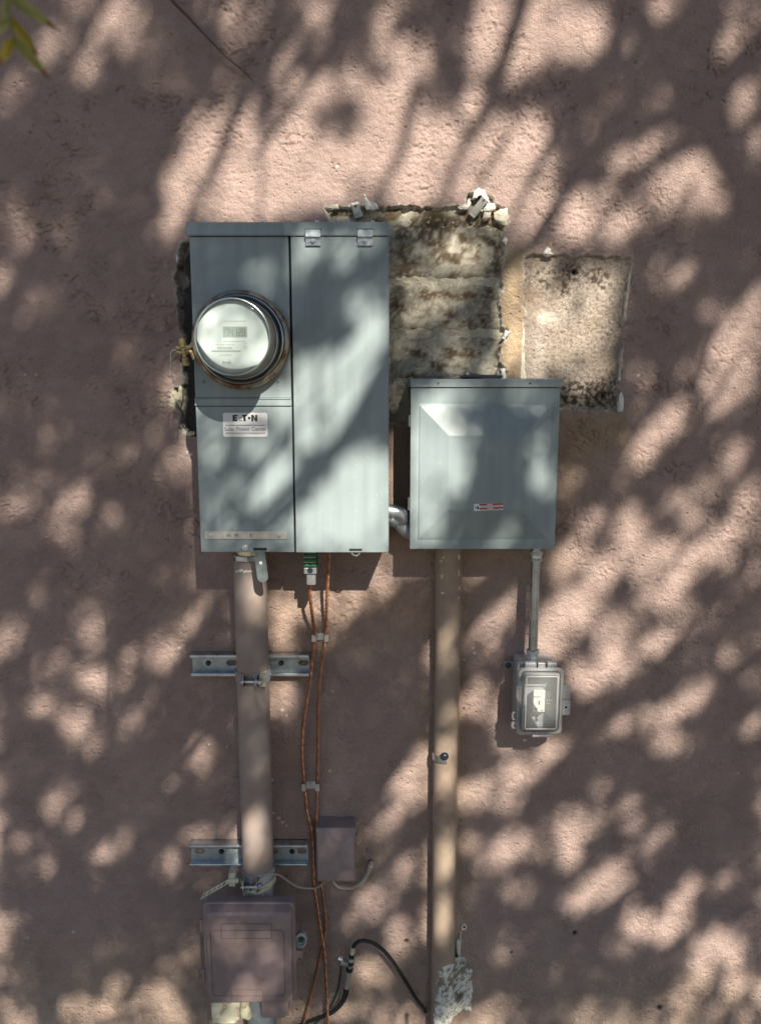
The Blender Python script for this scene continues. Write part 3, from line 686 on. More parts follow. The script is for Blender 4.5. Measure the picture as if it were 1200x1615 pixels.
G().lathe([(RF + .0008, .091), (RF + .0012, .095), (RF + .0005, .098), (RF - .0008, .0985), (RF - .0018, .097), (RF - .002, .090)], o, 64).build('bezel', 'steel_bezel', meter, smooth=50)
G().lathe([(rO - .0185, .036), (rO - .0168, .037), (rO - .0168, .0395), (rO - .0185, .041)], o, 64).build('body_band', 'steel_bezel', meter, smooth=50)
yf = -D1 - .089
fc = G(); fc.disc((mc.x, mc.z), RF - .0012, yf, 64); fc = fc.build('face_plate', 'meter_face', meter, smooth=0)
g = G(); g.lathe([(RF - .0016, .0955), (RF - .006, .0985), (RF - .03, .1005), (.0001, .101)], o, 64); g.build('glass_cover', 'meter_glass', meter, smooth=60)
dface = D1 + .089
def frect(g, x0, y0, x1, y1, t=.0003):
    a, b, c, d = rect(x0, y0, x1, y1, dface); g.box(a, b, yf - t, yf, c, d)
g = G(); frect(g, 352, 515, 390, 532, .0004); lcd = g.build('display', 'lcd', fc, smooth=0)
SEG = {'a': (0, 1, 1, 1), 'b': (1, 1, 1, .5), 'c': (1, .5, 1, 0), 'd': (0, 0, 1, 0), 'e': (0, .5, 0, 0), 'f': (0, 1, 0, .5), 'g': (0, .5, 1, .5)}
DIG = {'7': 'abc', '4': 'bcfg', '1': 'bc', '2': 'abdeg', '9': 'abcdfg'}
g = G()
for i, ch in enumerate('74129'):
    for sname in DIG[ch]:
        u0, v0, u1, v1 = SEG[sname]; X0 = 357 + i * 6.4
        xa, xb = sorted((X0 + u0 * 3.8, X0 + u1 * 3.8)); ya, yb = sorted((529 - v0 * 10, 529 - v1 * 10))
        a, b, c, d = rect(xa - .45, ya - .45, xb + .45, yb + .45, dface); g.box(a, b, yf - .0007, yf - .0004, c, d)
g.build('display_digits', 'lcd_ink', lcd, smooth=0)
g = G(); rr = random.Random(9)
def microtext(g, x0, x1, y, h, wmin=1.2, wmax=3.0):
    x = x0
    while x < x1:
        w = rr.uniform(wmin, wmax); frect(g, x, y - h / 2, min(x + w, x1), y + h / 2); x += w + rr.uniform(.6, 1.2)
microtext(g, 354, 388, 506.5, 1.3); frect(g, 334, 552.6, 380, 555.0)
microtext(g, 343, 367, 549, 4.2, .8, 1.6); microtext(g, 341, 370, 543.5, 1.6, .7, 1.3); microtext(g, 353, 388, 538.5, 1.3); microtext(g, 347, 367, 560, 1.2)
for yy in (542, 546, 549): microtext(g, 384, 390, yy, .9)
microtext(g, 350, 368, 575.5, .8)
g.build('printed_text', 'print_grey', fc, smooth=0)['kind'] = 'stuff'
q = P(358, 571.5, dface); text('Itron', .0075, q.x, q.z, yf - .0003, 'print_dark', 'printed_brand', fc)
g = G(); frect(g, 361, 567.2, 362.2, 568.4); g.build('brand_dot', 'print_dark', fc, smooth=0)

# ================================================================ the second enclosure
D2 = 0.092
x0, x1, z0, z1 = rect(647, 598, 879, 866, D2)
sp = thing('load_center', ((x0 + x1) / 2, -D2 / 2, z0), 'square grey steel enclosure with small red and white warning sticker', 'electrical box')
zr = P(763, 611, D2).z
G().box(x0 + .002, x1 - .002, -D2 + .014, -0.001, z0 + .002, zr + .002).build('back_box', 'enclosure', sp, .002)
g = G(); g.loft([[Vector(p) for p in ((x0 - .001, y, a), (x1 + .002, y, a), (x1 + .002, y, b), (x0 - .001, y, b))] for y, a, b in ((-D2 - .003, zr, z1), (-.002, zr + .001, z1 + .003))])
tr_ = g.build('top_rim', 'enclosure_edge', sp, .0015)
for px in (691, 836):
    q = P(px, 604.5, D2 + .003); g = G(); g.lathe([(.0022, 0), (.0018, .001), (.0001, .0014)], (q.x, -D2 - .003, q.z), 12); g.build('rivet', 'print_dark', tr_)
def ringat(xa, ya, xb, yb, d):
    a, b, c, e = rect(xa, ya, xb, yb, d); return [Vector(p) for p in ((a, -d, c), (b, -d, c), (b, -d, e), (a, -d, e))]
out = [Vector(p) for p in ((x0, -D2 + .014, z0), (x1, -D2 + .014, z0), (x1, -D2 + .014, zr - .0012), (x0, -D2 + .014, zr - .0012))]
front = [Vector((p.x, -D2, p.z)) for p in out]
cv = G().loft([out, front, ringat(660, 638, 866, 850, D2), ringat(661.5, 640, 864.5, 848, D2 + .0015), ringat(707, 687, 822, 804, D2 + .017)], cap0=True, cap1=True)
cover = cv.build('cover', 'enclosure', sp, .0010, smooth=4)
ys = -D2 - .017
q0, q1 = P(747, 800.5, D2 + .017), P(793, 798.5, D2 + .017); hx = (q1 - q0) / 2; cz_ = (q0 + q1) / 2; hz = Vector((-hx.z, 0, hx.x)).normalized()
def stick(g, u0, u1, v0, v1, y): c = cz_ + hx * (u0 + u1) / 1 * .5 + hz * (v0 + v1) / 2; g.obox((c.x, y, c.z), hx * abs(u1 - u0) / 2, (0, .00015, 0), hz * abs(v1 - v0) / 2)
hs = .0068
g = G(); stick(g, -1, 1, -hs, hs, ys - .0003); sk = g.build('warning_sticker', 'label_white', cover, smooth=0)
g = G(); stick(g, -.62, 1, hs * .45, hs * .95, ys - .0006); stick(g, -.62, 1, -hs * .62, -hs * .15, ys - .0006); g.build('sticker_band', 'red_ink', sk, smooth=0)
g = G(); stick(g, -.10, .28, hs * .58, hs * .82, ys - .0009); stick(g, -.08, .3, -hs * .5, -hs * .26, ys - .0009); g.build('band_lettering', 'label_white', sk, smooth=0)
g = G()
for k in range(3): stick(g, -.55, .9, hs * (.28 - k * .13), hs * (.34 - k * .13), ys - .0006)
for k in range(2): stick(g, -.55, .8, -hs * (.72 + k * .12), -hs * (.77 + k * .12), ys - .0006)
g.build('sticker_text', 'print_grey', sk, smooth=0)
g = G(); c = cz_ + hx * -.72; g.prism([(c.x + .0016 * math.cos(t * .5236), c.z - .0005 + .003 * math.sin(t * .5236)) for t in range(12)], ys - .0007, ys - .0004)
c = cz_ + hx * -.86; g.obox((c.x, ys - .0006, c.z), (.002, 0, -.002), (0, .00015, 0), (.0003, 0, .0003)); g.build('sticker_symbol', 'label_ink', sk, smooth=0)
for ya, yb in ((654, 673), (783, 804)):
    za, zb = P(645, yb, D2 - .02).z, P(645, ya, D2 - .02).z
    G().box(x0 - .0035, x0 + .003, -D2 + .012, -D2 + .028, za, zb).build('hinge', 'galv', sp, .0008)
g = G(); a, b = P(727, 596, .05).x, P(791, 596, .05).x; g.box(a, b, -.068, -.02, z1 + .0028, z1 + .0085); hb = g.build('hub_plate', 'meter_dark', sp, .003)
for px in (736, 784): screw(hb, (P(px, 596, .06).x, -.06, z1 + .0085), .0038, 'galv', (0, 0, 1), .005)

# fitting joining the two enclosures
e = thing('conduit_fitting', tuple(P(628, 815, .05)), 'bright metal pulling elbow joining the two grey enclosures', 'conduit fitting')
pts = spline([P(597, 812, .058), P(615, 813, .058), P(630, 819, .056), P(640, 832, .052), P(652, 838, .05), P(665, 838, .05)], 6)
G().tube(pts, [.0205 if i < 12 else .018 for i in range(len(pts))], 20).build('elbow_body', 'galv_dull', e)
g = G(); cp = [P(611, 806, .072), P(624, 808, .073), P(634, 814, .07), P(636, 820, .066)]
g.tube(spline(cp, 4), [.0140] * 13, 14); g.build('cover_cap', 'galv', e, smooth=40)
screw(e, P(619, 820.5, .083), .003, 'galv', hexa=False)

# ================================================================ painted riser conduit with its clamps and struts
DP = 0.058; sP = S(397, 1100, DP); rP = 25.2 * sP
xc = P(397.5, 1000, DP).x
rs = thing('riser_conduit', (xc, -DP, 0), 'thick mauve painted conduit running down from the meter panel', 'conduit')
zt = P(397, 872, DP).z
G().cyl((xc, -DP, P(397, 1386, DP).z), (xc, -DP, zt - .012), rP, n=40).build('pipe', 'pipe_paint', rs, smooth=40)
g = G(); zh0, zh1 = P(395, 893, DP).z, P(395, 873, DP).z
g.tube([(xc - .001, -DP, zh0), (xc - .001, -DP, zh1)], rP * .98, 8); nut = g.build('lock_nut', 'galv', rs, .0015, smooth=0)
g = G(); g.cyl((xc, -DP, zh1), (xc, -DP, zh1 + .012), rP * .8, n=24); g.build('hub_thread', 'zinc', nut)
g = G(); rr = random.Random(2)
for k in range(4):
    a = R(235 + k * 14); g.obox((xc + rP * .98 * math.cos(a), -DP + rP * .98 * math.sin(a), zh0 - .001 - .003 * rr.random()), (.003 + .003 * rr.random(), 0, .001), (0, .0015, 0), (0, 0, .0012 + rr.random() * .002))
g.build('caulk_bead', 'plaster_white', rs)
g = G(); g.cyl((xc, -DP, -.02), (xc, -DP, P(397, 1387, DP).z), rP * .97, n=32); g.build('lower_sleeve', 'galv_dull', rs)
def strut(y0, y1, xa, xb, label, bolts, slots):
    dS = .021; a, b, c, d = rect(xa, y0, xb, y1, dS)
    t = thing('strut_channel', ((a + b) / 2, 0, c), label, 'strut channel', 'strut channels behind the riser conduit')
    hz = d - c; cz = (c + d) / 2; th = .0022
    g = G(); ys0, ys1 = -.0045, -.0023
    sh = .0062; xs_ = [a]
    for s in slots: sx = P(s, (y0 + y1) / 2, .004).x; xs_ += [sx - .0115, sx + .0115]
    xs_.append(b)
    g.box(a, b, ys0, ys1, c, cz - sh); g.box(a, b, ys0, ys1, cz + sh, d)
    for i in range(0, len(xs_), 2): g.box(xs_[i], xs_[i + 1], ys0, ys1, cz - sh, cz + sh)
    for s in slots:
        sx = P(s, (y0 + y1) / 2, .004).x
        for ux in (-1, 1):
            for uz in (-1, 1): g.prism([(sx + ux * .0115, cz + uz * sh), (sx + ux * .0065, cz + uz * sh), (sx + ux * .0115, cz + uz * sh * .25)][::ux * uz], ys0, ys1)
    g.build('back_web', 'galv_dull', t)
    for z_, sg in ((c, 1), (d, -1)):
        f = G(); f.box(a, b, -dS, -.002, min(z_, z_ + sg * th), max(z_, z_ + sg * th)); f.build('flange', 'galv', t)
        l = G(); zz = sorted((z_, z_ + sg * .0042)); l.box(a - .0002, b + .0002, -dS - .0022, -dS, zz[0], zz[1]); l.cyl((a, -dS - .0005, zz[1] if sg > 0 else zz[0]), (b, -dS - .0005, zz[1] if sg > 0 else zz[0]), .0022, n=8); l.build('lip', 'galv', t, .0006)
    for bx in bolts:
        q = P(bx, (y0 + y1) / 2, .006)
        w = G(); w.lathe([(.0125, 0), (.0125, .0015), (.006, .0018)], (q.x, -.0045, cz), 20); w = w.build('washer', 'galv_dull', t)
        screw(w, (q.x, -.006, cz), .0042, 'dark_screw', h=.005, name='bolt')
    return t
strut(1033, 1066, 301, 487, 'upper galvanized strut channel crossing behind the conduit, beside the copper wires', (329, 444), (366, 479))
strut(1332, 1366, 299, 485, 'lower galvanized strut channel crossing behind the conduit, left of the small painted box', (350, 461), (316, 430, 476))
def clamp(y, label, tall, style):
    z = P(397, y, DP).z; t = thing('pipe_clamp', (xc, -DP, z - .01), label, 'pipe clamp', 'clamps holding the riser conduit')
    g = G(); rc = rP + .0005; n = 40; ring = []
    a0, a1 = (-250, -101) , (-79, 70)
    for j, (b0, b1) in enumerate((a0, a1)):
        vs = []; m = 16
        hh = tall
        for i in range(m + 1):
            a = R(b0 + (b1 - b0) * i / m); k = (math.cos(a), math.sin(a))
            for rr_, zz in ((rc, -hh), (rc, hh), (rc + .002, hh), (rc + .002, -hh)):
                vs.append((xc + rr_ * k[0], -DP + rr_ * k[1], z + zz + (.004 if style and j else 0)))
        g = G(); fs = [(i * 4 + q, i * 4 + (q + 1) % 4, i * 4 + 4 + (q + 1) % 4, i * 4 + 4 + q) for i in range(m) for q in range(4)] + [(0, 1, 2, 3), (m * 4 + 3, m * 4 + 2, m * 4 + 1, m * 4)]
        g.add(vs, fs); g.build('clamp_half', 'galv_dull' if (style or j) else 'pipe_paint', t, .0005)
    yb = -DP - rc - .010
    for sx, px in ((-1, 384), (1, 405)):
        q = P(px, y, DP + rc + .01); e_ = G(); e_.lathe([(.0001, -.0012), (.0105, -.0012), (.0115, 0), (.0105, .0012), (.0001, .0012)], (q.x, yb, z), 20, axis=(1, 0, 0)); e_.box(q.x - .0012, q.x + .0012, yb - .004, -DP - rc + .004, z - tall * .9, z + tall * .9)
        e_.build('clamp_ear', 'galv', t, .0004)
    p0, p1 = P(379, y, DP + rc + .01), P(414, y, DP + rc + .01)
    bt = G().cyl((p0.x, yb, z), (p1.x, yb, z), .0028, n=10).build('bolt', 'galv', t)
    g = G(); qn = P(407, y, DP + rc + .01); g.tube([(qn.x, yb, z), (qn.x + .006, yb, z)], .0062, 6); g.build('nut', 'galv', bt, smooth=0)
    if not style:
        q = P(414, y - 2, DP + rP); G().box(q.x - .005, q.x + .006, -DP - rP - .0040, -DP - rP + .018, z - .013, z + .013).build('clamp_tab', 'cream', t, .0006)
    return t
clamp(1063, 'bolted pipe clamp with cream tab on the upper strut', .012, 0)
clamp(1379, 'wide galvanized pipe clamp on the lower strut above the network box', .017, 1)
# cream perforated hanger strap
pb = thing('perforated_strap', tuple(P(385, 1405, .12)), 'cream perforated hanger strap tied round the conduit above the lower box', 'strap')
def perf(p0, p1, wv, n, name, parent):
    p0 = Vector(p0); p1 = Vector(p1); e_ = (p1 - p0) / n; w = Vector(wv); nr = e_.cross(w).normalized() * .0007
    g = G(); rh = w.length * .56; eu = e_.normalized(); wu = w.normalized()
    for i in range(n):
        c = p0 + e_ * (i + .5); sq = []; ci = []
        for k in range(16):
            a = 2 * math.pi * k / 16; cx_, sy_ = math.cos(a), math.sin(a); s_ = 1 / max(abs(cx_), abs(sy_))
            sq.append(c + e_ * .5 * cx_ * s_ + w * sy_ * s_); ci.append(c + eu * rh * cx_ + wu * rh * sy_)
        for sg in (-1, 1):
            g.add([v + nr * sg for v in sq + ci], [(k, (k + 1) % 16, 16 + (k + 1) % 16, 16 + k) for k in range(16)])
        g.add([v + nr for v in ci] + [v - nr for v in ci], [(k, (k + 1) % 16, 16 + (k + 1) % 16, 16 + k) for k in range(16)])
    return g.build(name, 'cream', parent, smooth=0)
perf(P(366, 1387, .100), P(319, 1414, .080), (.0038, .001, .0068), 6, 'loose_tail', pb)
za = P(397, 1403, DP + rP).z
g = G(); m = 14; vs = []
for i in range(m + 1):
    a = R(-175 + 170 * i / m); zo = .006 * abs(math.cos(a)) * 1.2
    for rr_, zz in ((rP + .0035, -.0068), (rP + .0035, .0068), (rP + .005, .0068), (rP + .005, -.0068)): vs.append((xc + rr_ * math.cos(a), -DP + rr_ * math.sin(a), za + zz + zo))
g.add(vs, [(i * 4 + q, i * 4 + (q + 1) % 4, i * 4 + 4 + (q + 1) % 4, i * 4 + 4 + q) for i in range(m) for q in range(4)]); g.build('band', 'cream', pb)
q = P(367, 1388, .1); g = G(); g.box(q.x - .008, q.x + .005, -.100, -.070, q.z - .015, q.z + .015); g.cyl((q.x - .009, -.102, q.z), (q.x + .013, -.102, q.z), .005, n=8); g.build('tie_bolt', 'cream', pb, .001)
g = G()
for px in (383, 396, 408):
    q = P(px, 1404, DP + rP + .006); yb = -DP - math.sqrt(max((rP + .0055) ** 2 - (q.x - xc) ** 2, 0)) ; g.obox((q.x, yb, q.z), (.004, 0, 0), (0, .0008, 0), (0, 0, .0026))
g.build('strap_hole', 'print_dark', pb)

# ================================================================ grounding connector, copper wires, clips
gt = thing('ground_connector', tuple(P(490, 872, .07)), 'green and silver grounding terminal hanging under the meter panel', 'connector')
a, b, c, d = rect(479, 860, 500, 895, .07)
G().box(a + .001, b - .001, -.082, -.06, c, d).build('terminal_bar', 'galv_dull', gt, .001)
for k in range(3):
    ya = 872.5 + k * 7.6; aa, bb, cc, dd = rect(479, ya + .8, 500, ya + 6.0, .085); gi = G()
    gi.box(aa, bb, -.0865, -.06, cc, dd); gi.box(aa + .003, aa + .011, -.0895, -.0865, cc + .001, dd - .001); gi.box(bb - .010, bb - .003, -.0895, -.0865, cc + .001, dd - .001); gi.build('insulator', 'green_insul', gt, .0008)
a, b, c, d = rect(479.5, 895, 499.5, 905, .085); lg = G().box(a, b, -.0885, -.058, c, d).build('lug', 'galv', gt, .0012)
q = P(489, 900, .089); g = G(); g.lathe([(.0055, 0), (.0055, .0012), (.004, .0012), (.004, .0005), (.0001, .0005)], (q.x, -.0885, q.z), 16); g.build('set_screw', 'dark_screw', lg)
a, b, c, d = rect(484, 905, 498, 922, .08); G().loft([rrect(a, b, c, d, .002, -.062), rrect(a, b, c, d, .002, -.084)]).build('lug_barrel', 'galv', gt, .001)
def wire(name, pts, r, m, label, ds):
    p3 = [P(x, y, dd) for (x, y), dd in zip(pts, ds)]
    sp_ = spline(p3, 26); g = G(); g.tube(sp_, r, 14, lobes=4, lamp=.8, twist=170.0)
    o = g.build(name, m, smooth=60); return tag(o, label, 'wire', 'copper ground wires')
w1 = [(490, 918), (489, 940), (493, 975), (497, 1005), (494, 1030), (488, 1080), (480, 1130), (476, 1180), (478, 1220), (480.5, 1243), (484, 1280), (490, 1305), (493, 1335), (494, 1375), (495, 1396), (500, 1430), (506, 1470), (511, 1500), (514, 1550), (517, 1616), (518, 1660)]
wire('copper_wire', w1, .0029, 'copper', 'twisted copper ground wire leaving the green terminal, left one at the upper clip', [.073, .06, .035, .012, .014, .022, .02, .018, .014, .010, .012, .012, .011, .012, .014, .016, .018, .022, .024, .03, .03])
w2 = [(519.5, 862), (517, 910), (515, 960), (513, 1005), (510, 1030), (505, 1060), (502, 1120), (501, 1200), (500, 1242), (499, 1290), (500, 1330), (503, 1370), (507, 1398), (511, 1430), (513, 1465), (507, 1500), (497, 1545), (485, 1590), (478, 1620), (470, 1660)]
wire('copper_wire', w2, .0029, 'copper_dark', 'twisted copper ground wire straight from the right door bottom, right one at both clips', [.06, .05, .03, .012, .016, .02, .018, .014, .010, .01, .01, .010, .011, .012, .010, .012, .012, .014, .014, .014])
for (xa, xb, y, lab) in ((492, 518, 1006, 'small metal clip holding the copper wires beside the upper strut'), (476, 504, 1241, 'small metal clip holding the copper wires midway down the wall')):
    t = thing('wire_clip', tuple(P((xa + xb) / 2, y, 0)), lab, 'clip', 'clips on the copper wires')
    a, b, c, d = rect(xa, y - 5.5, xb, y + 5.5, .012); g = G()
    prof = [(a, .002), (a, .015), (a + .0085, .0155), (a + .010, .004), (b - .010, .004), (b - .0085, .0155), (b, .015), (b, .002)]
    vs = []
    for x_, dd in prof: vs += [(x_, -dd, c), (x_, -dd, d)]
    g.add(vs, [(2 * i, 2 * i + 2, 2 * i + 3, 2 * i + 1) for i in range(len(prof) - 1)])
    s = g.build('strap', 'galv', t, smooth=0); md = s.modifiers.new('thick', 'SOLIDIFY'); md.thickness = .0012
    screw(t, ((a + b) / 2, -.0045, (c + d) / 2), .0042, 'galv', h=.006)

# ================================================================ network box at the bottom
D3 = 0.140
nb = thing('network_box', tuple(P(395, 1590, .1)), 'mauve painted plastic utility box with rounded lid at the foot of the conduit', 'utility box')
DB = .0905
zt_, zb_ = P(395, 1413, DB).z, P(395, 1584, D3).z
a0, b0 = P(324, 1430, DB).x, P(466, 1430, DB).x; a, b = P(327.5, 1500, D3).x, P(460, 1500, D3).x; r_ = .012
def ring3(t, y, top=0.0, bot=0.0, ex=0.0): return rrect(a0 + (a - a0) * t - ex, b0 + (b - b0) * t + ex, zb_ + bot - ex, zt_ - top + ex, r_, y)
base = G().loft([ring3(0, -DB), ring3(.1, -DB - .016)]).build('back_shell', 'box_paint', nb, .001, smooth=40)
lid = G().loft([ring3(.1, -DB - .0165, ex=.0025), ring3(.3, -DB - .024, ex=.0025), ring3(.45, -DB - .026), ring3(.75, -D3 + .012, .001), ring3(.92, -D3 + .003, .004, .002), ring3(1, -D3, .008, .006), ring3(1.1, -D3 - .0004, .012, .01)]).build('lid', 'box_paint', nb, .0008, smooth=28)
def groove(x0_, y0_, x1_, y1_, r__, openings=()):
    aa, bb, cc, dd = rect(x0_, y0_, x1_, y1_, D3); pts = rrect(aa, bb, cc, dd, r__, -D3 - .0009, 4); pts.append(pts[0])
    g = G(); g.tube(pts, .0009, 6, caps=False); g.build('raised_line', 'box_groove', lid)
groove(349, 1456.5, 429, 1479.5, .004); groove(334, 1467, 449, 1570, .008); groove(366, 1560.5, 415, 1579, .002)
for ya, yb in ((1449, 1467), (1526, 1545)):
    p0, p1 = P(317, ya, .105), P(317, yb, .105); g = G(); g.cyl((a0 - .004, -.106, p0.z), (a0 - .004, -.106, p1.z), .0045, n=10); g.build('hinge', 'box_paint', nb)
q = P(475, 1482, .105); g = G(); g.lathe([(.012, -.004), (.0135, .002), (.0125, .008), (.009, .009), (.0085, .003), (.0001, .003)], (q.x, -.100, q.z), 24); lk = g.build('lock', 'galv_dull', nb)
for v in lk.data.vertices: v.co.z = (v.co.z - (q.z - ORG[nb].z)) * 1.35 + (q.z - ORG[nb].z)
g = G(); g.tube([(q.x, -.104, q.z), (q.x, -.1075, q.z)], .006, 6); g.build('lock_core', 'green_wire', lk, smooth=0)
q = P(472, 1507, .1); g = G(); g.prism([(q.x - .008, q.z + .013), (q.x + .008, q.z + .013), (q.x + .007, q.z - .006), (q.x + .001, q.z - .012), (q.x - .008, q.z - .010)], -.104, -.096); tb = g.build('lock_tab', 'box_paint', nb, .001)
q = P(473, 1511, .1); g = G(); g.disc((q.x, q.z), .0022, -.1043, 10); g.build('tab_hole', 'gap', tb, smooth=0)
a2, b2, c2, d2 = rect(335, 1575, 381, 1607, .115); g = G(); g.prism([(a2, d2), (b2, d2), (b2 - .002, c2 + .010), (b2 - .012, c2), (a2 + .002, c2)], -.128, -.095); g.build('cable_gland', 'cream', nb, .002)
a2, b2, c2, d2 = rect(413, 1572, 456, 1601, .11); g = G(); g.prism([(a2, d2), (b2, d2), (b2 - .001, c2 + .008), (b2 - .010, c2), (a2 + .003, c2)], -.118, -.093); g.build('lower_boss', 'box_paint', nb, .002)
q = P(388, 1597, .105); g = G(); g.tube([(q.x - .003, -.106, q.z + .02), (q.x, -.107, q.z), (q.x + .006, -.103, q.z - .012)], [.011, .012, .007], 12); g.build('cable_plug', 'cream', nb)
g = G(); q = P(352, 1606, .11); g.cyl((q.x, -.110, q.z + .01), (q.x, -.110, 0), .005, n=10); tag(g.build('drop_cable', 'cable_beige'), 'short beige cable dropping out of the network box gland', 'cable')

# small painted box and the thin cables
D4 = 0.052
jb = thing('junction_box', tuple(P(530, 1392, .03)), 'small mauve painted box on the wall right of the lower strut', 'utility box')
a, b, c, d = rect(498, 1309, 561, 1392, D4)
g = G(); g.loft([[Vector(p) for p in ((a + .002, y, c + .001 + s), (b - .002, y, c + .001 + s), (b - .002, y, d - t_), (a + .002, y, d - t_))] for y, s, t_ in ((-.001, 0, .0), (-.03, 0, .0))]); g.build('base', 'box_paint', jb, .0015)
g = G(); g.loft([[Vector(p) for p in ((a + i, y, c + i), (b - i, y, c + i), (b - i, y, d - t_), (a + i, y, d - t_))] for y, i, t_ in ((-.026, 0, -.001), (-.045, 0, -.001), (-D4, .0035, .009))]); cvr = g.build('cover', 'box_paint', jb, .0018)
q = P(562, 1316, .03); g = G(); g.cyl((b - .001, -.03, q.z), (b + .003, -.03, q.z), .004, n=8); g.build('catch', 'print_dark', jb)
t = thing('phone_cable', tuple(P(450, 1395, .03)), 'thin beige cable curving from the conduit strap to the small box', 'cable')
pc = [P(x, y, dd) for x, y, dd in ((398, 1405, .098), (404, 1396, .100), (412, 1386, .095), (425, 1379, .08), (440, 1380, .06), (455, 1390, .04), (468, 1398, .03), (482, 1401, .024), (500, 1400, .02), (512, 1391, .02))]
G().tube(spline(pc, 8), .0020, 8).build('sheath', 'cable_beige', t)
t = thing('stub_cable', tuple(P(570, 1390, .02)), 'beige cable looping from the small box into a hole in the wall', 'cable')
pc = [P(x, y, dd) for x, y, dd in ((524, 1388, .018), (532, 1398, .018), (545, 1401.5, .016), (560, 1399, .016), (573, 1389, .016), (580, 1377, .014), (584, 1365, .012), (586, 1357, -.004))]
sp_ = spline(pc, 8); G().tube(sp_, [.0030 + .0020 * min(1, max(0, (i - 18) / 10)) for i in range(len(sp_))], 10).build('sheath', 'cable_beige', t)
q = P(584.5, 1364, .013); g = G(); g.lathe([(.0052, -.004), (.0055, .002), (.0048, .003)], (q.x, -.013, q.z - .001), 14, axis=(.1, -.4, 1)); g.build('white_collar', 'white_plastic', t)
g = G(); q = P(585, 1358, 0); g.disc((q.x, q.z), .006, -.004, 14); g.build('wall_hole', 'gap', t, smooth=0)

# coaxial cable with its grounding block
cx = [P(x, y, dd) for x, y, dd in ((671, 1596, .012), (668, 1590, .014), (655, 1573, .02), (640, 1548, .028), (622, 1520, .034), (606, 1500, .038), (590, 1488, .04), (574, 1483.5, .04), (562, 1487, .038), (556, 1497, .036))]
t = thing('coax_cable', tuple(P(600, 1520, .02)), 'black coaxial cable arching from the right conduit to the ground block', 'cable')
G().tube(spline(cx, 8), .0041, 12).build('jacket', 'black_rubber', t)
p0, p1 = P(557, 1494, .036), P(546, 1561, .036); ax = (p1 - p0); L = ax.length; u = ax.normalized()
bk = thing('coax_ground_block', tuple(p0), 'ribbed metal coax connector and ground block below the small box', 'connector')
def seg(t0, t1, r, m, nm, n=14): return G().cyl(p0 + ax * t0, p0 + ax * t1, r, n=n).build(nm, m, bk, .0005)
seg(0, .16, .0052, 'cream', 'crimp_sleeve'); seg(.16, .24, .0062, 'black_rubber', 'seal_ring'); seg(.24, .31, .0085, 'galv_dull', 'hex_nut', 6); seg(.31, .40, .0078, 'dark_screw', 'block_body')
seg(.40, .47, .0068, 'galv', 'hex_nut', 6); seg(.47, .55, .0080, 'black_rubber', 'seal_ring'); seg(.55, .98, .0062, 'alu', 'crimp_sleeve')
q = p0 + ax * .36; g = G(); g.obox(q + Vector((-.012, -.002, 0)), (.010, 0, -.002), (0, .004, 0), (.001, 0, .004)); q2 = P(537, 1512, .04); g.cyl(q2 + Vector((-.006, 0, .002)), q2 + Vector((.004, 0, -.002)), .0058, n=8); lgg = g.build('ground_lug', 'galv', bk, .0008)
screw(lgg, q2 + Vector((.004, -.006, -.004)), .003, 'galv')
t = thing('lower_coax_cable', tuple(P(510, 1600, .02)), 'black coaxial cable sweeping down from the ground block behind the copper wire', 'cable')
cb = [p0 + ax * .95] + [P(x, y, dd) for x, y, dd in ((545, 1569, .035), (540, 1580, .032), (531, 1591, .03), (518, 1600, .024), (502, 1606, .018), (486, 1612, .014), (465, 1621, .014), (430, 1634, .014))]
sp_ = spline(cb, 8); G().tube(sp_, [max(.0038, .0068 - .00009 * i) for i in range(len(sp_))], 12).build('jacket', 'black_rubber', t)
gw = [P(x, y, .012) for x, y in ((538, 1516), (537, 1535), (533, 1560), (525, 1582), (512, 1600), (490, 1622))]
tag(G().tube(spline(gw, 6), .0022, 8).build('green_wire', 'green_wire'), 'thin dark green wire hanging from the ground block lug', 'wire')

# ================================================================ right conduit, painted with the wall
DR = .024; xr_ = P(706.5, 900, DR).x; rr_ = .0255
rc = thing('wall_conduit', (xr_, -DR, 0), 'long tan painted conduit caulked to the wall under the square enclosure', 'conduit')
zt = P(706, 868, DR).z + .05
g = G(); zz = np.linspace(0, zt, 90); g.tube([(xr_ + .0006 * math.sin(z_ * 9), -DR, z_) for z_ in zz], rr_, 28); g.build('pipe', 'pipe_tan', rc, smooth=50)
g = G(); vs = []; fs = []; N = 160
for i in range(N + 1):
    z_ = zt * i / N; wv = .007 + .0022 * float(perlin(np.array([z_ * 40.0]), np.array([.5]), 3)[0])
    vs += [(xr_ + rr_ * .80, -DR - rr_ * .55, z_), (xr_ + rr_ * 1.02, -DR * .55, z_), (xr_ + rr_ + wv, .001, z_), (xr_ + rr_ * .5, .001, z_)]
    if i: fs += [((i - 1) * 4 + k, (i - 1) * 4 + (k + 1) % 4, i * 4 + (k + 1) % 4, i * 4 + k) for k in range(4)]
g.add(vs, fs); g.build('caulk_bead', 'pipe_tan', rc, smooth=50)
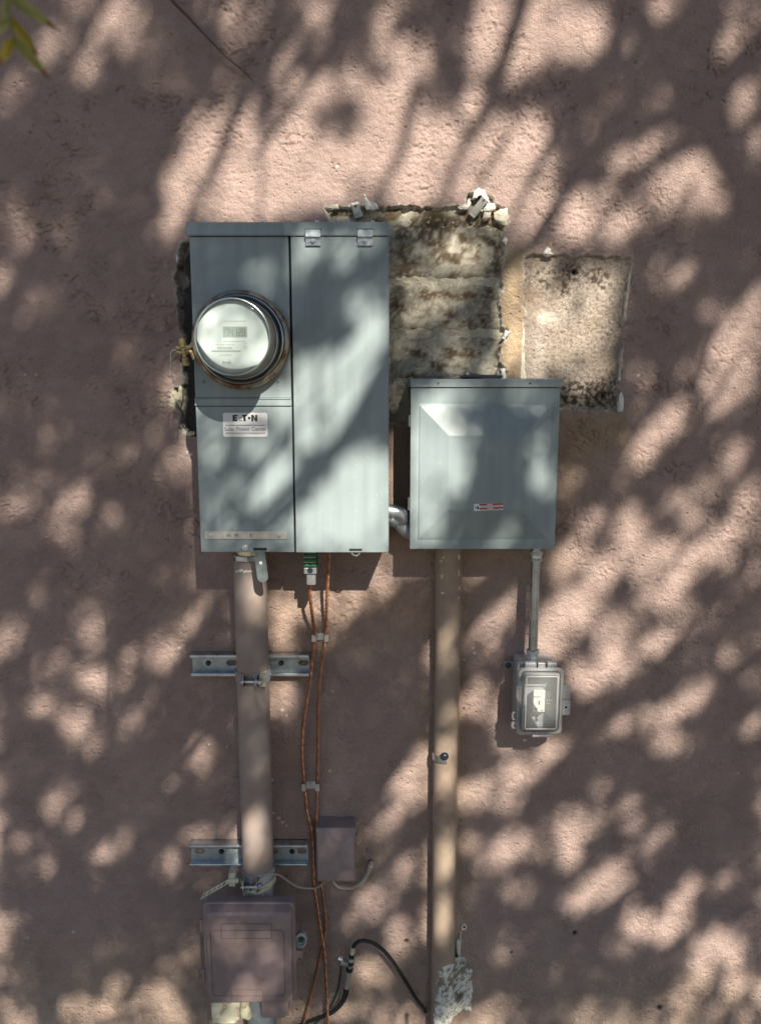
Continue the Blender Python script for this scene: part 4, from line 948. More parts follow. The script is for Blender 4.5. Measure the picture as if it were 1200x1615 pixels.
for px, py, w, h in ((697, 910, 3, 9), (698, 936, 5, 4), (696, 886, 4, 6), (724, 880, 3, 9), (724, 905, 2.5, 12), (725, 930, 2, 8), (699, 880, 4, 4), (724, 945, 2, 4), (712, 1035, 1.5, 2), (723, 1058, 2, 3)):
    q = P(px, py, DR + rr_); s_ = S(px, py, DR + rr_); dy = math.sqrt(max(rr_ ** 2 - (q.x - xr_) ** 2, 0.00002)); g = G()
    g.prism([(q.x + s_ * w * .6 * math.cos(k * .785) * random.uniform(.7, 1.2), q.z + s_ * h * .5 * math.sin(k * .785) * random.uniform(.7, 1.2)) for k in range(8)], -DR - dy - .0012, -DR - dy + .003); g.build('paint_chip', 'plaster', rc, .0004)
cl = thing('conduit_strap', tuple(P(690, 1196, .03)), 'small one-hole metal strap and dark screw on the tan conduit', 'clip')
z_ = P(690, 1196, .04).z; g = G(); vs = []; m = 14
for i in range(m + 1):
    a = R(-190 + 100 * i / m)
    for r2, dz in ((rr_ + .0004, -.0068), (rr_ + .0004, .0068), (rr_ + .0022, .0068), (rr_ + .0022, -.0068)): vs.append((xr_ + r2 * math.cos(a), -DR + r2 * math.sin(a), z_ + dz))
g.add(vs, [(i * 4 + q, i * 4 + (q + 1) % 4, i * 4 + 4 + (q + 1) % 4, i * 4 + 4 + q) for i in range(m) for q in range(4)] + [(0, 1, 2, 3), (m * 4 + 3, m * 4 + 2, m * 4 + 1, m * 4)]); g.build('band', 'galv', cl)
q = P(701, 1194.5, DR + rr_ + .006); screw(cl, (q.x, -DR - rr_ - .0008, q.z), .0058, 'dark_screw', hexa=False, h=.006)
# mortar daubed over the foot of the conduit
mo = [(690, 1532), (700, 1521), (716, 1519), (724, 1518), (736, 1520), (745, 1532), (746, 1560), (744, 1600), (728, 1606), (716, 1612), (704, 1622), (684, 1622), (688, 1575)]
pp = [(P(x, y, float(np.interp(x, (690, 710, 722, 736, 746), (.052, .050, .038, .014, .005)))).x, P(x, y, float(np.interp(x, (690, 710, 722, 736, 746), (.052, .050, .038, .014, .005)))).z) for x, y in mo]; ux = np.arange(min(p[0] for p in pp) - .004, max(p[0] for p in pp) + .004, .0012); uz = np.arange(min(p[1] for p in pp) - .004, max(p[1] for p in pp) + .004, .0012)
A, B = np.meshgrid(ux, uz); sd = poly_sdf(A, B, pp) + .0035 * fbm(A * 110, B * 110, 500, 3)
dist = A - xr_; surf = np.where(np.abs(dist) < rr_, DR + np.sqrt(np.maximum(rr_ ** 2 - dist ** 2, 0)), 0.0)
surf = np.maximum(surf, DR + rr_ * .9 - 1.15 * np.maximum(0, dist - rr_ * .45)); surf = np.maximum(surf, .0015)
hgt = surf + .0025 + .0026 * fbm(A * 80, B * 80, 501, 5) - .0050 * sstep(-.006, .001, sd)
cc = np.zeros(A.shape + (3,)); cc[:] = (0.74, 0.74, 0.69)
zc = P(715, 1545, .04).z; k = .9 * sstep(-.2, .4, fbm(A * 95, B * 95, 503, 6) + .50 * (1 - np.clip(np.abs(B - zc) / .04, 0, 1)) - .18); cc = cc * (1 - k[..., None]) + np.array((.20, .17, .11)) * k[..., None]
q = P(724, 1580, .03); k = (1 - sstep(.006, .014, np.hypot(A - q.x, (B - q.z) * .7 + (A - q.x) * .4) + .006 * fbm(A * 90, B * 90, 504, 3))); cc = cc * (1 - .85 * k[..., None]) + np.array((.09, .065, .05)) * .85 * k[..., None]; hgt -= .003 * k
k = sstep(.05, .4, fbm(A * 190, B * 190, 505, 3)); cc = cc * (1 - .45 * k[..., None]) + np.array((.28, .24, .17)) * .45 * k[..., None]
ok = sd < .0012; n_z, n_x = A.shape; ii = np.arange(n_z * n_x).reshape(n_z, n_x)
kq = ok[:-1, :-1] & ok[1:, :-1] & ok[:-1, 1:] & ok[1:, 1:]
Qm = np.stack([ii[:-1, :-1], ii[:-1, 1:], ii[1:, 1:], ii[1:, :-1]], -1)[kq]
Vm = np.stack([A, -hgt, B], -1).reshape(-1, 3); used = np.unique(Qm); rem = -np.ones(len(Vm), int); rem[used] = np.arange(len(used))
np_mesh('mortar_daub', Vm[used] - np.array(ORG[rc]), rem[Qm], 'block', rc, cc.reshape(-1, 3)[used])
chip([(721, 1520), (719, 1486), (722, 1483), (727, 1485), (726, 1505), (731, 1521)], -.004, .008, 'plaster_white', 'caulk_strip')
chip([(724, 1483), (725, 1468), (727, 1466), (727, 1484)], -.004, .004, 'plaster', 'caulk_strip')
q = P(731.5, 1461.5, .003); g = G(); g.lathe([(.0028, -.004), (.0035, .003), (.006, .004), (.0065, .001), (.0065, -.002)], (q.x, -.003, q.z), 14)
an = thing('wall_anchor', tuple(q), 'empty white plastic wall anchor beside the tan conduit', 'wall anchor'); g.build('collar', 'plaster_white', an)
g = G(); g.disc((q.x, q.z), .0032, -.0035, 12); g.build('bore', 'gap', an, smooth=0)

# ================================================================ thin conduit and weatherproof receptacle
DE = .05
em = thing('thin_conduit', tuple(P(841, 1000, DE)), 'slim shiny metal conduit from the square enclosure to the clear covered box', 'conduit')
pa, pb_ = P(846, 862, DE), P(838.5, 1042, DE); pa.x = pb_.x = (pa.x + pb_.x) / 2
G().cyl(pb_, pa, .0090, n=24).build('pipe', 'emt', em)
def fitting(za, zb):
    g = G(); x_ = pa.x; g.lathe([(.0095, 0), (.0122, .001), (.0126, .006), (.0108, .008), (.0108, .013), (.0130, .014), (.0130, .020), (.010, .021)], (x_, -DE, zb), 18, axis=(0, 0, 1)); g.build('coupling', 'galv_dull', em, smooth=30)
    g = G(); g.cyl((x_, -DE, za), (x_, -DE, zb), .0115, n=20); g.build('collar', 'galv', em)
fitting(P(843, 868, DE).z, P(843, 885, DE).z); fitting(P(839, 1044, DE).z, P(839, 1040, DE).z)
D5 = .118
rb = thing('weatherproof_box', tuple(P(850, 1160, .03)), 'outlet box with translucent weatherproof cover hanging on the slim conduit', 'outlet box')
a, b, c, d = rect(806, 1043, 872, 1148, .05)
a = P(812, 1100, .04).x
G().box(a, b, -.050, -.001, c, d).build('back_box', 'grey_box', rb, .003)
q = P(801, 1049, .008); g = G(); g.box(q.x - .008, a, -.008, -.003, q.z - .007, q.z + .008); ear = g.build('mounting_ear', 'grey_box', rb, .001); screw(ear, (q.x, -.008, q.z), .0045, 'dark_screw', hexa=False)
def rp(xa, ya, xb, yb, dd, r): e_ = rect(xa, ya, xb, yb, dd); return rrect(*e_, r, -dd, 4)
fl = G().loft([rp(815, 1053, 887, 1159, .052, .010), rp(815, 1053, 887, 1159, .072, .010), rp(817, 1055, 885.5, 1157, .076, .010), rp(820, 1058, 882.5, 1154, .076, .009), rp(820, 1058, 882.5, 1154, .064, .009)], cap0=False, cap1=False).build('cover_flange', 'frosted', rb, smooth=35)
G().loft([rp(820, 1058, 882.5, 1154, .066, .009), rp(823.5, 1061, 881, 1151.5, .080, .005), rp(824, 1062, 880.5, 1151, .098, .004), rp(826, 1064, 879, 1150, .104, .004)], cap0=False, cap1=False).build('cover_hood', 'frosted', rb, smooth=35)
win = G().loft([rp(826, 1064, 879, 1150, .104, .004), rp(828, 1066, 877.5, 1148.5, .106, .003)], cap0=False, cap1=True).build('cover_window', 'clear_window', rb, smooth=35)
g = G(); fr_ = rp(829, 1067, 878, 1149.5, .105, .003); fr_.append(fr_[0]); g.tube(fr_, .0014, 6, caps=False); g.build('window_frame', 'frosted', rb)
dp_ = .060
G().loft([rp(826, 1064, 879, 1150, .052, .003), rp(826, 1064, 879, 1150, dp_, .003)]).build('inner_plate', 'grey_pvc', rb, .0008)
G().loft([rp(840.5, 1088, 859, 1123, dp_, .001), rp(840.5, 1088, 859, 1123, .085, .001)]).build('breaker', 'white_plastic', rb, .001)
G().loft([rp(859.5, 1090, 872, 1101, dp_, .001), rp(859.5, 1090, 872, 1101, .083, .001)]).build('breaker_dark', 'meter_dark', rb, .0006)
g = G()
for k in range(3):
    aa, bb, cc_, dd_ = rect(861 + k * 3.8, 1101.5, 863 + k * 3.8, 1106, .08); g.box(aa, bb, -.082, -.06, cc_, dd_)
aa, bb, cc_, dd_ = rect(861, 1108.5, 871, 1110, .08); g.box(aa, bb, -.082, -.06, cc_, dd_)
g.build('switch_tab', 'alu', rb)
g = G()
for px, py, w, h in ((850, 1108, 1.8, 6), (845, 1118, 3.4, 3.2), (854, 1120.5, 1.6, 1.6), (843.5, 1099, 18, .6)):
    aa, bb, cc_, dd_ = rect(px - w / 2, py - h / 2, px + w / 2, py + h / 2, .0855); g.box(aa, bb, -.0862, -.0852, cc_, dd_)
g.build('breaker_marking', 'print_dark', rb, smooth=0)
g = G()
for px, py in ((846, 1128.5), (845.5, 1134)): q = P(px, py, dp_); g.cyl((q.x, -dp_ - .004, q.z), (q.x, -dp_, q.z), .0026, n=8)
g.build('terminal_screw', 'dark_screw', rb)
g = G()
for yy in (1139, 1141.5, 1144): aa, bb, cc_, dd_ = rect(846, yy - .4, 870, yy + .4, dp_); g.box(aa, bb, -dp_ - .0005, -dp_, cc_, dd_)
g.build('printed_line', 'label_white', rb, smooth=0)
for xa, xb in ((827, 845), (847.5, 859.5), (862, 877)):
    p0, p1 = P(xa, 1047, .066), P(xb, 1047, .066); g = G(); g.cyl(p0, (p1.x, p0.y, p0.z), .0062 if xa != 847.5 else .0045, n=14); g.box(p0.x, p1.x, -.070, -.052, p0.z - .010, p0.z); g.build('hinge_knuckle', 'frosted', rb, .001)
for ya, yb in ((1080, 1103), (1104, 1128)):
    g = G(); g.loft([rp(886, ya, 899, yb, .060, .002), rp(886, ya, 899, yb, .072, .002)]); tb = g.build('latch_tab', 'frosted', rb, .001)
    for yy in (ya + 5, ya + 11, ya + 17):
        aa, bb, cc_, dd_ = rect(890, yy - .7, 896, yy + .7, .072); G().box(aa, bb, -.0726, -.0722, cc_, dd_).build('tab_slot', 'print_grey', tb, smooth=0)
q = P(892, 1115.5, .072); g = G(); g.disc((q.x, q.z), .0026, -.0729, 10); g.build('tab_hole', 'gap', rb, smooth=0)
q = P(811.5, 1143, .066); g = G(); g.lathe([(.0034, -.004), (.0078, -.004), (.0078, .004), (.0034, .004)], (q.x, -.066, q.z), 18, closed=True); g.build('padlock_eye', 'frosted', rb)
aa, bb, cc_, dd_ = rect(807, 1122, 817, 1134, .066); g = G(); g.box(aa, bb, -.07, -.06, dd_ - .002, dd_); g.box(aa, bb, -.07, -.06, cc_, cc_ + .002); g.box(aa, aa + .002, -.07, -.06, cc_, dd_); g.build('hasp_loop', 'frosted', rb)
aa, bb, cc_, dd_ = rect(838, 1156.5, 866, 1160, .07); G().box(aa, bb, -.078, -.06, cc_, dd_).build('drip_lip', 'frosted', rb, .0008)

# ================================================================ leftover brackets
def bracket(p0, p1, w, d0, d1, m, label, hole=None):
    a, b = P(*p0, d0), P(*p1, d1); ax = (b - a); u = ax.normalized(); s_ = Vector((u.z, 0, -u.x)).normalized(); nr = u.cross(s_).normalized()
    t = thing('metal_bracket', tuple((a + b) / 2), label, 'bracket', 'brackets left on the broken opening')
    g = G(); g.obox((a + b) / 2, ax / 2, nr * .0012, s_ * w); pl_ = g.build('plate', m, t, .0006)
    g = G(); c = a + ax * .97; g.obox(c + nr * 0 + Vector((0, .006, 0)), u * .0012, (0, .008, 0), s_ * w); g.build('bent_end', m, t, .0004)
    if hole is not None:
        c = a + ax * hole; screw(t, c + Vector((0, -.002, 0)), .0028, 'galv', hexa=False)
    g = G(); c = a + ax * .12; g.obox(c + Vector((0, -.0014, 0)), u * .0025, (0, .0004, 0), s_ * .0022); g.build('plate_hole', 'print_dark', t)
bracket((765, 313), (743, 341), .0072, .012, .003, 'alu', 'bright slanted metal strap end at the top right of the broken opening')
bracket((560, 323), (566, 343), .0080, .008, .001, 'galv', 'small bent metal bracket above the right corner of the meter panel', .55)

# ================================================================ tree whose crown shades the wall
def WP(px, py, d=None):            # photo pixel -> (x, z) where the sun ray through that surface point meets the wall plane
    if d is None:
        d = 0.0
        if 298 < px < 614 and 350 < py < 872: d = D1
        elif 645 < px < 881 and 597 < py < 868: d = D2
        elif 812 < px < 900 and 1040 < py < 1165: d = .09
        elif 320 < px < 468 and 1412 < py < 1590: d = D3
        elif 373 < px < 425 and 872 < py < 1412: d = DP + rP
        elif 682 < px < 728 and py > 868: d = DR + rr_
    q = P(px, py, d); return q.x - KX * d, q.z - KZ * d
BR = [  # sunlit spots: centre, half sizes, slant of the long axis, how much sun gets through
(120,5,20,12,0,.8),(180,30,45,32,60,.65),(95,60,30,22,60,.4),(130,115,22,18,0,.6),(15,140,30,10,60,.5),(75,75,25,16,60,.5),(350,15,30,22,30,.55),(230,70,35,30,0,.3),(390,55,30,14,60,.35),(362,137,14,16,0,.55),(390,165,15,18,0,.6),(260,120,25,18,0,.25),(295,150,15,12,40,.35),(325,215,38,24,65,.9),(300,265,45,26,55,.75),(270,330,45,18,60,.6),(375,265,60,38,55,1.),(395,310,40,36,0,.9),(345,330,40,18,0,.7),(30,320,40,28,50,.3),(40,380,20,18,0,.45),(280,370,25,18,60,.4),(100,370,25,22,0,.2),
(505,20,35,30,40,.65),(440,85,35,20,50,.6),(420,20,22,20,0,.35),(600,60,20,30,0,.5),(640,5,40,12,0,.4),(545,80,30,22,0,.3),(640,100,35,33,0,.75),(505,140,20,20,0,.8),(465,140,28,28,0,.55),(565,135,35,20,0,.7),(620,170,40,33,60,.85),(595,225,36,30,40,1.),(575,255,45,25,20,.95),(660,250,60,40,45,1.),(660,300,50,28,0,.75),(700,220,40,22,55,.8),(770,50,60,26,75,.8),(775,85,20,20,0,.6),(745,160,26,18,60,.8),(735,60,18,18,0,.3),(480,210,40,38,0,.65),(440,260,50,45,45,.75),(510,270,50,38,0,.7),(440,310,40,28,0,.7),(520,310,40,14,0,.5),(405,340,25,14,0,.8),(760,250,60,22,65,.9),(745,290,28,28,0,.8),(785,320,20,24,0,.95),(680,140,18,22,0,.4),
(850,30,60,33,70,.95),(840,80,40,28,30,1.),(905,55,40,33,60,.8),(930,40,25,28,0,.75),(895,85,25,22,0,.5),(1025,30,40,16,65,.7),(1050,5,30,12,0,.5),(1045,70,12,10,0,.4),(1150,80,18,24,0,.75),(1180,40,30,18,60,.5),(1150,15,20,14,0,.3),(1040,115,16,14,0,.5),(1060,155,18,18,0,.6),(852,140,12,12,0,.65),(893,157,12,10,60,.5),(1165,150,26,22,50,.65),(1150,190,28,24,50,.85),(1195,115,12,15,0,.6),(925,205,15,9,75,.6),(980,207,12,10,0,.5),(1035,215,22,20,50,.6),(1083,220,20,13,0,.7),(1000,250,25,18,0,.6),(968,262,15,14,0,.75),(840,210,30,24,50,.7),(815,250,45,24,65,1.),(865,250,35,12,70,.6),(810,300,20,25,0,.9),(838,335,32,25,50,1.),(920,310,35,20,20,.55),(900,350,35,33,0,.85),(985,350,35,20,60,.8),(940,340,20,20,0,.4),(1052,292,32,28,50,1.),(1110,250,30,20,0,.65),(1120,285,35,28,0,.75),(1180,215,30,28,45,.7),(1160,260,25,20,0,.4),(1090,340,40,25,40,.3),(1130,310,20,15,0,.6),
(3,440,12,22,0,.8),(40,485,20,14,60,.5),(75,460,20,18,30,.5),(75,645,15,12,0,.2),(110,680,20,15,0,.2),(75,700,12,18,0,.3),(205,710,18,14,0,.5),(248,695,14,12,0,.45),(145,735,25,18,60,.3),(180,740,22,22,0,.35),(78,765,20,18,0,.45),(25,798,22,16,0,.7),(120,790,25,18,30,.7),(270,735,20,14,0,.3),(275,620,20,20,0,.4),(268,415,18,10,60,.25),
(100,840,22,18,0,.5),(178,820,20,17,60,.6),(55,920,15,18,0,.2),(255,910,20,14,0,.3),(290,935,15,12,0,.3),(115,940,25,15,0,.35),(145,990,28,20,100,.6),(8,1010,28,20,70,.65),(65,1060,25,20,0,.3),(138,1065,22,20,20,.9),(165,1085,22,13,90,.65),(200,1060,28,9,80,.85),(205,1020,12,14,0,.4),(255,1030,28,20,40,.75),(275,990,24,18,50,.5),(320,975,28,15,65,.65),(210,1140,30,24,60,.5),(235,1110,20,18,0,.45),(60,1115,30,15,0,.6),(124,1145,24,22,0,.85),(160,1180,18,20,0,.45),(355,1015,12,15,0,.3),(345,1095,15,15,0,.3),(315,1190,22,18,0,.65),(325,1125,15,12,0,.25),
(92,1258,22,14,50,.75),(75,1275,15,12,0,.65),(115,1290,17,14,50,.7),(35,1322,18,14,-30,.5),(70,1375,14,12,50,.45),(85,1340,25,14,40,.35),(160,1350,18,16,0,.65),(185,1330,22,14,50,.45),(145,1380,12,10,0,.4),(265,1365,22,16,60,.65),(318,1318,20,12,0,.7),(315,1205,20,12,0,.45),(285,1235,18,12,0,.25),(330,1390,20,12,30,.4),(40,1545,22,18,60,.4),(5,1470,15,25,0,.25),(170,1500,15,14,0,.22),(135,1530,12,12,0,.2),(185,1555,20,17,100,.75),(158,1590,20,18,0,.65),(245,1575,28,26,0,.8),(270,1530,25,20,50,.4),(230,1605,25,15,0,.65),(290,1490,18,22,0,.2),
(470,960,45,16,0,.8),(440,1000,20,34,0,.7),(430,1105,30,20,60,.5),(455,1110,18,18,0,.4),(550,960,35,20,20,.45),(600,930,25,20,45,.6),(530,1010,20,15,0,.3),(560,1040,25,20,0,.25),(700,1020,12,30,0,.3),(745,1100,25,18,30,.65),(770,1000,40,20,65,.65),(750,1120,15,12,0,.7),(800,965,30,15,60,.75),(710,1120,20,18,45,.6),(700,1180,24,20,30,.65),(640,1230,28,18,60,.65),(660,1200,20,14,50,.55),(745,1255,25,22,0,.85),(790,1240,20,20,0,.65),(705,1240,12,26,0,.4),(620,1285,25,14,30,.4),
(645,1255,34,18,55,.65),(610,1300,20,16,40,.5),(640,1375,25,24,0,.65),(600,1415,25,20,30,.6),(565,1410,25,18,0,.3),(590,1440,20,12,0,.5),(630,1475,20,22,0,.65),(550,1460,20,14,0,.3),(585,1535,25,20,0,.65),(702,1355,16,34,0,.95),(697,1450,16,34,0,.8),(705,1300,14,20,0,.35),(705,1220,18,12,0,.6),(740,1330,15,14,0,.35),(800,1270,18,18,0,.7),(790,1350,30,22,45,.65),(815,1330,22,20,0,.5),(820,1410,22,18,0,.7),(800,1500,25,20,0,.25),
(1170,530,40,38,40,.65),(1120,570,40,33,40,.55),(1010,600,15,15,0,.6),(1060,660,25,20,50,.85),(1020,700,30,24,55,.75),(985,740,25,18,40,.4),(1150,610,30,24,30,.55),(1140,640,25,14,0,.5),(1180,590,20,28,0,.6),(1150,700,15,15,0,.4),(1160,730,20,18,0,.35),(1060,790,20,12,0,.75),(1110,770,20,15,0,.35),(905,760,20,15,0,.35),(1120,500,25,15,0,.4),(1190,760,15,28,0,.4),(1200,470,20,20,0,.5),(1060,430,30,20,0,.3),(1170,790,25,18,0,.65),
(870,520,40,60,0,.85),(850,440,20,45,0,.6),(930,500,36,60,0,.65),(806,450,14,60,0,.85),(808,550,14,40,0,.8),(715,500,20,20,0,.75),(655,550,25,20,45,.65),(700,450,40,28,0,.5),(720,560,22,16,0,.6),(660,480,28,25,0,.4),(690,380,40,30,0,.45),(640,430,20,28,0,.4),(740,400,30,22,0,.5),(770,580,20,18,0,.5),(626,610,8,24,0,.5),(950,440,25,30,0,.5),(925,590,30,25,0,.55),(840,590,20,15,0,.6),
(950,910,22,18,90,1.),(900,960,40,32,40,1.),(860,1015,25,24,0,1.),(900,880,30,22,40,.65),(990,840,30,22,60,.75),(930,820,20,14,30,.7),(1010,880,28,28,0,.75),(1035,940,24,22,0,1.),(1075,910,22,25,0,1.),(1060,870,25,20,0,.75),(1145,845,22,20,50,.95),(1095,820,20,15,0,.65),(1115,875,25,12,0,.75),(1160,900,30,18,0,.6),(1090,970,24,20,50,.65),(1040,1010,22,18,50,.6),(960,990,35,18,20,.65),(970,1045,24,22,0,.8),(920,1070,24,22,0,.75),(1140,1010,25,18,0,.45),(1150,1035,18,12,0,.4),(1080,1110,40,17,40,.75),(975,1145,26,12,35,.7),(1060,1175,22,18,0,.65),(1020,1130,30,12,35,.5),(1190,1150,15,20,0,.55),(1190,1070,20,20,0,.4),(870,1180,25,18,30,.65),(1190,840,12,28,0,.65),(1030,1170,12,18,0,.3),(1000,950,130,110,0,.22),
(815,1220,22,20,60,.95),(803,1275,12,15,0,.6),(850,1210,20,15,50,.5),(900,1330,17,40,0,1.),(895,1350,18,20,0,.6),(870,1300,20,20,0,.4),(855,1340,14,20,0,.45),(935,1300,25,22,0,.5),(990,1285,20,24,0,.5),(997,1337,9,9,0,.55),(1035,1330,35,17,80,.65),(960,1390,34,26,60,.9),(920,1425,30,24,40,.75),(985,1415,20,14,0,.6),(1075,1420,44,17,70,.8),(1010,1460,22,20,0,.85),(1050,1470,28,22,0,.75),(980,1490,28,18,0,.35),(1150,1390,25,14,30,.55),(1130,1480,26,14,0,.65),(1105,1530,16,32,0,1.),(1160,1550,18,22,0,1.),(1155,1505,28,22,0,.8),(1185,1540,15,28,0,.9),(1075,1565,14,14,0,.75),(1190,1450,15,20,0,.55),(945,1240,12,12,0,.35),(880,1540,22,18,0,.2),(850,1600,20,12,0,.4),(1180,1612,25,10,0,.55),(1060,1245,25,15,0,.15),
(560,490,30,22,-40,.95),(580,540,45,20,85,1.),(570,580,28,28,0,1.),(530,610,45,32,-30,1.),(490,590,25,20,0,.85),(480,640,18,30,0,.9),(545,630,35,24,0,.95),(500,690,35,17,20,.85),(560,805,58,58,0,1.),(500,835,38,32,0,1.),(590,740,22,22,0,.85),(555,730,18,14,60,.75),(602,765,13,30,0,.85),(540,400,40,16,40,.65),(480,410,24,14,50,.7),(495,385,20,14,0,.7),(580,395,15,12,0,.35),(475,450,12,15,0,.35),(415,450,24,16,60,.45),(400,430,22,18,0,.3),(330,380,20,10,0,.25),(412,715,22,20,0,.95),(330,710,18,14,0,.5),(445,740,15,20,0,.8),(430,780,25,24,30,.7),(380,770,28,22,0,.35),(340,800,25,28,0,.4),(360,850,50,10,0,.45),(445,650,14,24,0,.75),(430,630,28,14,0,.65),(330,620,20,12,0,.45),
(680,640,30,22,0,.65),(720,640,34,22,0,.7),(740,660,30,26,45,.75),(690,700,38,38,0,.85),(662,740,18,50,0,.9),(700,750,38,28,0,.8),(670,800,20,18,0,.7),(680,835,25,18,0,.8),(720,770,20,18,30,.55),(850,765,26,20,80,1.),(830,640,20,12,40,.55),(790,850,25,12,40,.55),(770,720,25,15,0,.25),(820,620,30,10,0,.45),(840,700,14,38,0,.35)]
SHADE = [  # thick clumps between the spots
(500,480,38,48,0,-.9),(585,430,26,26,0,-.85),(775,730,46,50,0,-.95),(790,800,55,32,0,-.9),(800,660,52,22,0,-.85),(735,658,45,18,0,-.7),(700,70,25,40,0,-.8),(710,125,15,25,0,-.8),(550,45,28,28,0,-.7),(600,110,20,14,0,-.7),(505,185,11,18,0,-.6),(485,258,9,22,0,-.6),(900,128,70,22,0,-.85),(1000,150,42,28,0,-.85),(1110,120,34,46,0,-.8),(1100,200,25,18,0,-.8),(1115,930,30,32,0,-.8),(1012,968,40,12,0,-.6),(1110,1010,26,26,0,-.6),(1100,1320,60,60,0,-.8),(930,1010,20,12,0,-.5),(1180,1000,20,20,0,-.5),(985,930,14,16,0,-.6),(850,1270,50,16,20,-.7),(840,1440,30,40,45,-.6),(340,430,36,40,0,-.5),(1080,560,60,30,40,-.4)]
RISER = [(852,1095,34,50,0,.85),(402,940,20,34,0,.6),(398,1000,18,20,0,.35),(398,1115,18,20,0,.25),(402,1190,16,34,0,.4),(397,1315,22,40,0,.75),(420,1510,40,30,0,.28),(395,1562,28,16,0,.45),(360,1480,20,20,0,.2),(395,1430,50,10,0,.25)]
METER = [(362,530,66,66,0,.42)]
DK = [  # limbs: photo points their shadow runs through, distance of the limb out from the wall, radius, fork parent or None
([(868,-160),(845,-70),(825,0),(800,75),(785,120),(757,190),(735,222),(715,270),(705,315)],2.5,[.017,.016,.0150,.014,.013,.011,.009,.0075,.006]),
([(690,80),(712,140),(722,180),(738,212)],2.5,[.004,.005,.006,.007]),
([(1330,150),(1200,192),(1145,220),(1090,235),(1040,250),(1005,268),(960,285),(925,290),(890,300)],2.7,[.014,.012,.011,.0105,.010,.009,.0075,.006,.004]),
([(1300,-60),(1200,60),(1155,105),(1110,150),(1040,190),(960,225),(903,272),(886,310),(867,348),(838,384),(745,470),(620,590),(560,668),(520,720),(465,785),(400,850)],3.0,[.030,.027,.022,.020,.018,.017,.016,.015,.015,.016,.017,.020,.020,.019,.017,.014]),
([(395,100),(370,180),(345,245),(320,300),(300,345)],2.4,[.012,.011,.009,.008,.006]),
([(175,-30),(152,25),(125,75),(95,120)],2.8,[.012,.011,.010,.008]),
([(660,130),(645,180),(635,235),(610,282),(588,312)],2.8,[.012,.011,.010,.009,.008]),
([(480,20),(430,95),(392,155),(352,225)],2.4,[.009,.008,.007,.005]),
([(570,10),(505,105),(445,190),(398,255)],2.2,[.008,.007,.006,.004]),
([(880,205),(845,270),(820,315),(800,352)],2.0,[.006,.0055,.005,.003]),
([(800,215),(770,265),(742,320)],2.1,[.005,.005,.003]),
([(1260,60),(1190,110),(1120,150),(1050,188)],2.6,[.011,.010,.009,.006]),
([(1020,50),(985,105),(945,150)],2.4,[.008,.007,.004]),
([(1240,900),(1150,975),(1070,1032),(1000,1082),(930,1122),(872,1175)],2.7,[.010,.009,.008,.008,.007,.005]),
([(1060,1080),(960,1130),(880,1205),(828,1265)],2.5,[.010,.012,.010,.006]),
([(1240,1140),(1120,1215),(1010,1275),(940,1320)],2.9,[.014,.013,.010,.006]),
([(1240,1350),(1110,1460),(1030,1510),(950,1550)],2.7,[.013,.012,.010,.006]),
([(340,955),(285,1045),(230,1140),(185,1215)],2.7,[.012,.012,.011,.007]),
([(430,1020),(330,1110),(250,1190),(150,1300),(95,1390)],2.9,[.016,.016,.015,.012,.008]),
([(370,1370),(300,1450),(225,1530),(190,1580)],2.6,[.014,.013,.011,.007]),
([(605,395),(545,440),(490,490),(462,530)],2.3,[.008,.008,.007,.004]),
([(456,680),(400,755),(330,840)],2.4,[.008,.008,.006]),
([(470,750),(400,820),(350,868)],2.5,[.006,.006,.004]),
([(860,655),(800,720),(740,790),(700,850)],2.4,[.010,.011,.010,.006]),
([(790,440),(700,520),(640,590)],2.3,[.007,.007,.004]),
([(760,1010),(700,1110),(640,1190),(590,1270)],2.6,[.012,.012,.011,.007]),
([(720,1280),(640,1340),(580,1390),(520,1440)],2.5,[.010,.011,.010,.006]),
([(188,990),(183,1050),(176,1100),(172,1145)],2.6,[.005,.005,.0055,.006]),
([(430,20),(420,80),(392,140)],2.9,[.012,.012,.010]),
([(1110,1300),(1030,1380),(960,1430),(910,1480),(850,1520)],3.0,[.016,.015,.013,.011,.009]),
]
CELL = .008
ux = np.arange(-1.9, 2.3, CELL); uz = np.arange(-1.5, 3.4, CELL)
A, B = np.meshgrid(ux, uz)
T = np.zeros_like(A)
px_m = 1 / 785.0
GROW = 1.12
for L_, dd_ in ((BR, None), (METER, .214), (RISER, None), (SHADE, None)):
    for cx_, cy_, rx_, ry_, an_, v_ in L_:
        if cx_ < 285 and cy_ > 340 and dd_ is None: v_ *= .82
        if 390 < cx_ < 850 and 150 < cy_ < 345 and dd_ is None and v_ > 0: v_ *= 1.06
        wx_, wz_ = WP(cx_, cy_, dd_); s_ = S(cx_, cy_, 0)
        ca, sa = math.cos(R(an_)), math.sin(R(an_))
        m_ = 2.1 * max(rx_, ry_) * s_; i0, i1 = np.searchsorted(ux, (wx_ - m_, wx_ + m_)); j0, j1 = np.searchsorted(uz, (wz_ - m_, wz_ + m_))
        Aw, Bw = A[j0:j1, i0:i1], B[j0:j1, i0:i1]
        u_ = ((Aw - wx_) * ca + (Bw - wz_) * sa) / (rx_ * s_ * GROW); w_ = (-(Aw - wx_) * sa + (Bw - wz_) * ca) / (ry_ * s_ * GROW)
        gk = np.exp(-np.clip((u_ * u_ + w_ * w_), 0, 12) ** 1.6 * .75) * min(1, abs(v_) * 1.08)
        T[j0:j1, i0:i1] = 1 - (1 - T[j0:j1, i0:i1]) * (1 - gk) if v_ > 0 else T[j0:j1, i0:i1] * (1 - gk)
T = np.clip(.015 + 1.27 * T ** 1.35, .015, 1)
edge = np.minimum.reduce([A + .82, .82 - A, B - .05, 2.25 - B])    # outside the picture the crown simply goes on
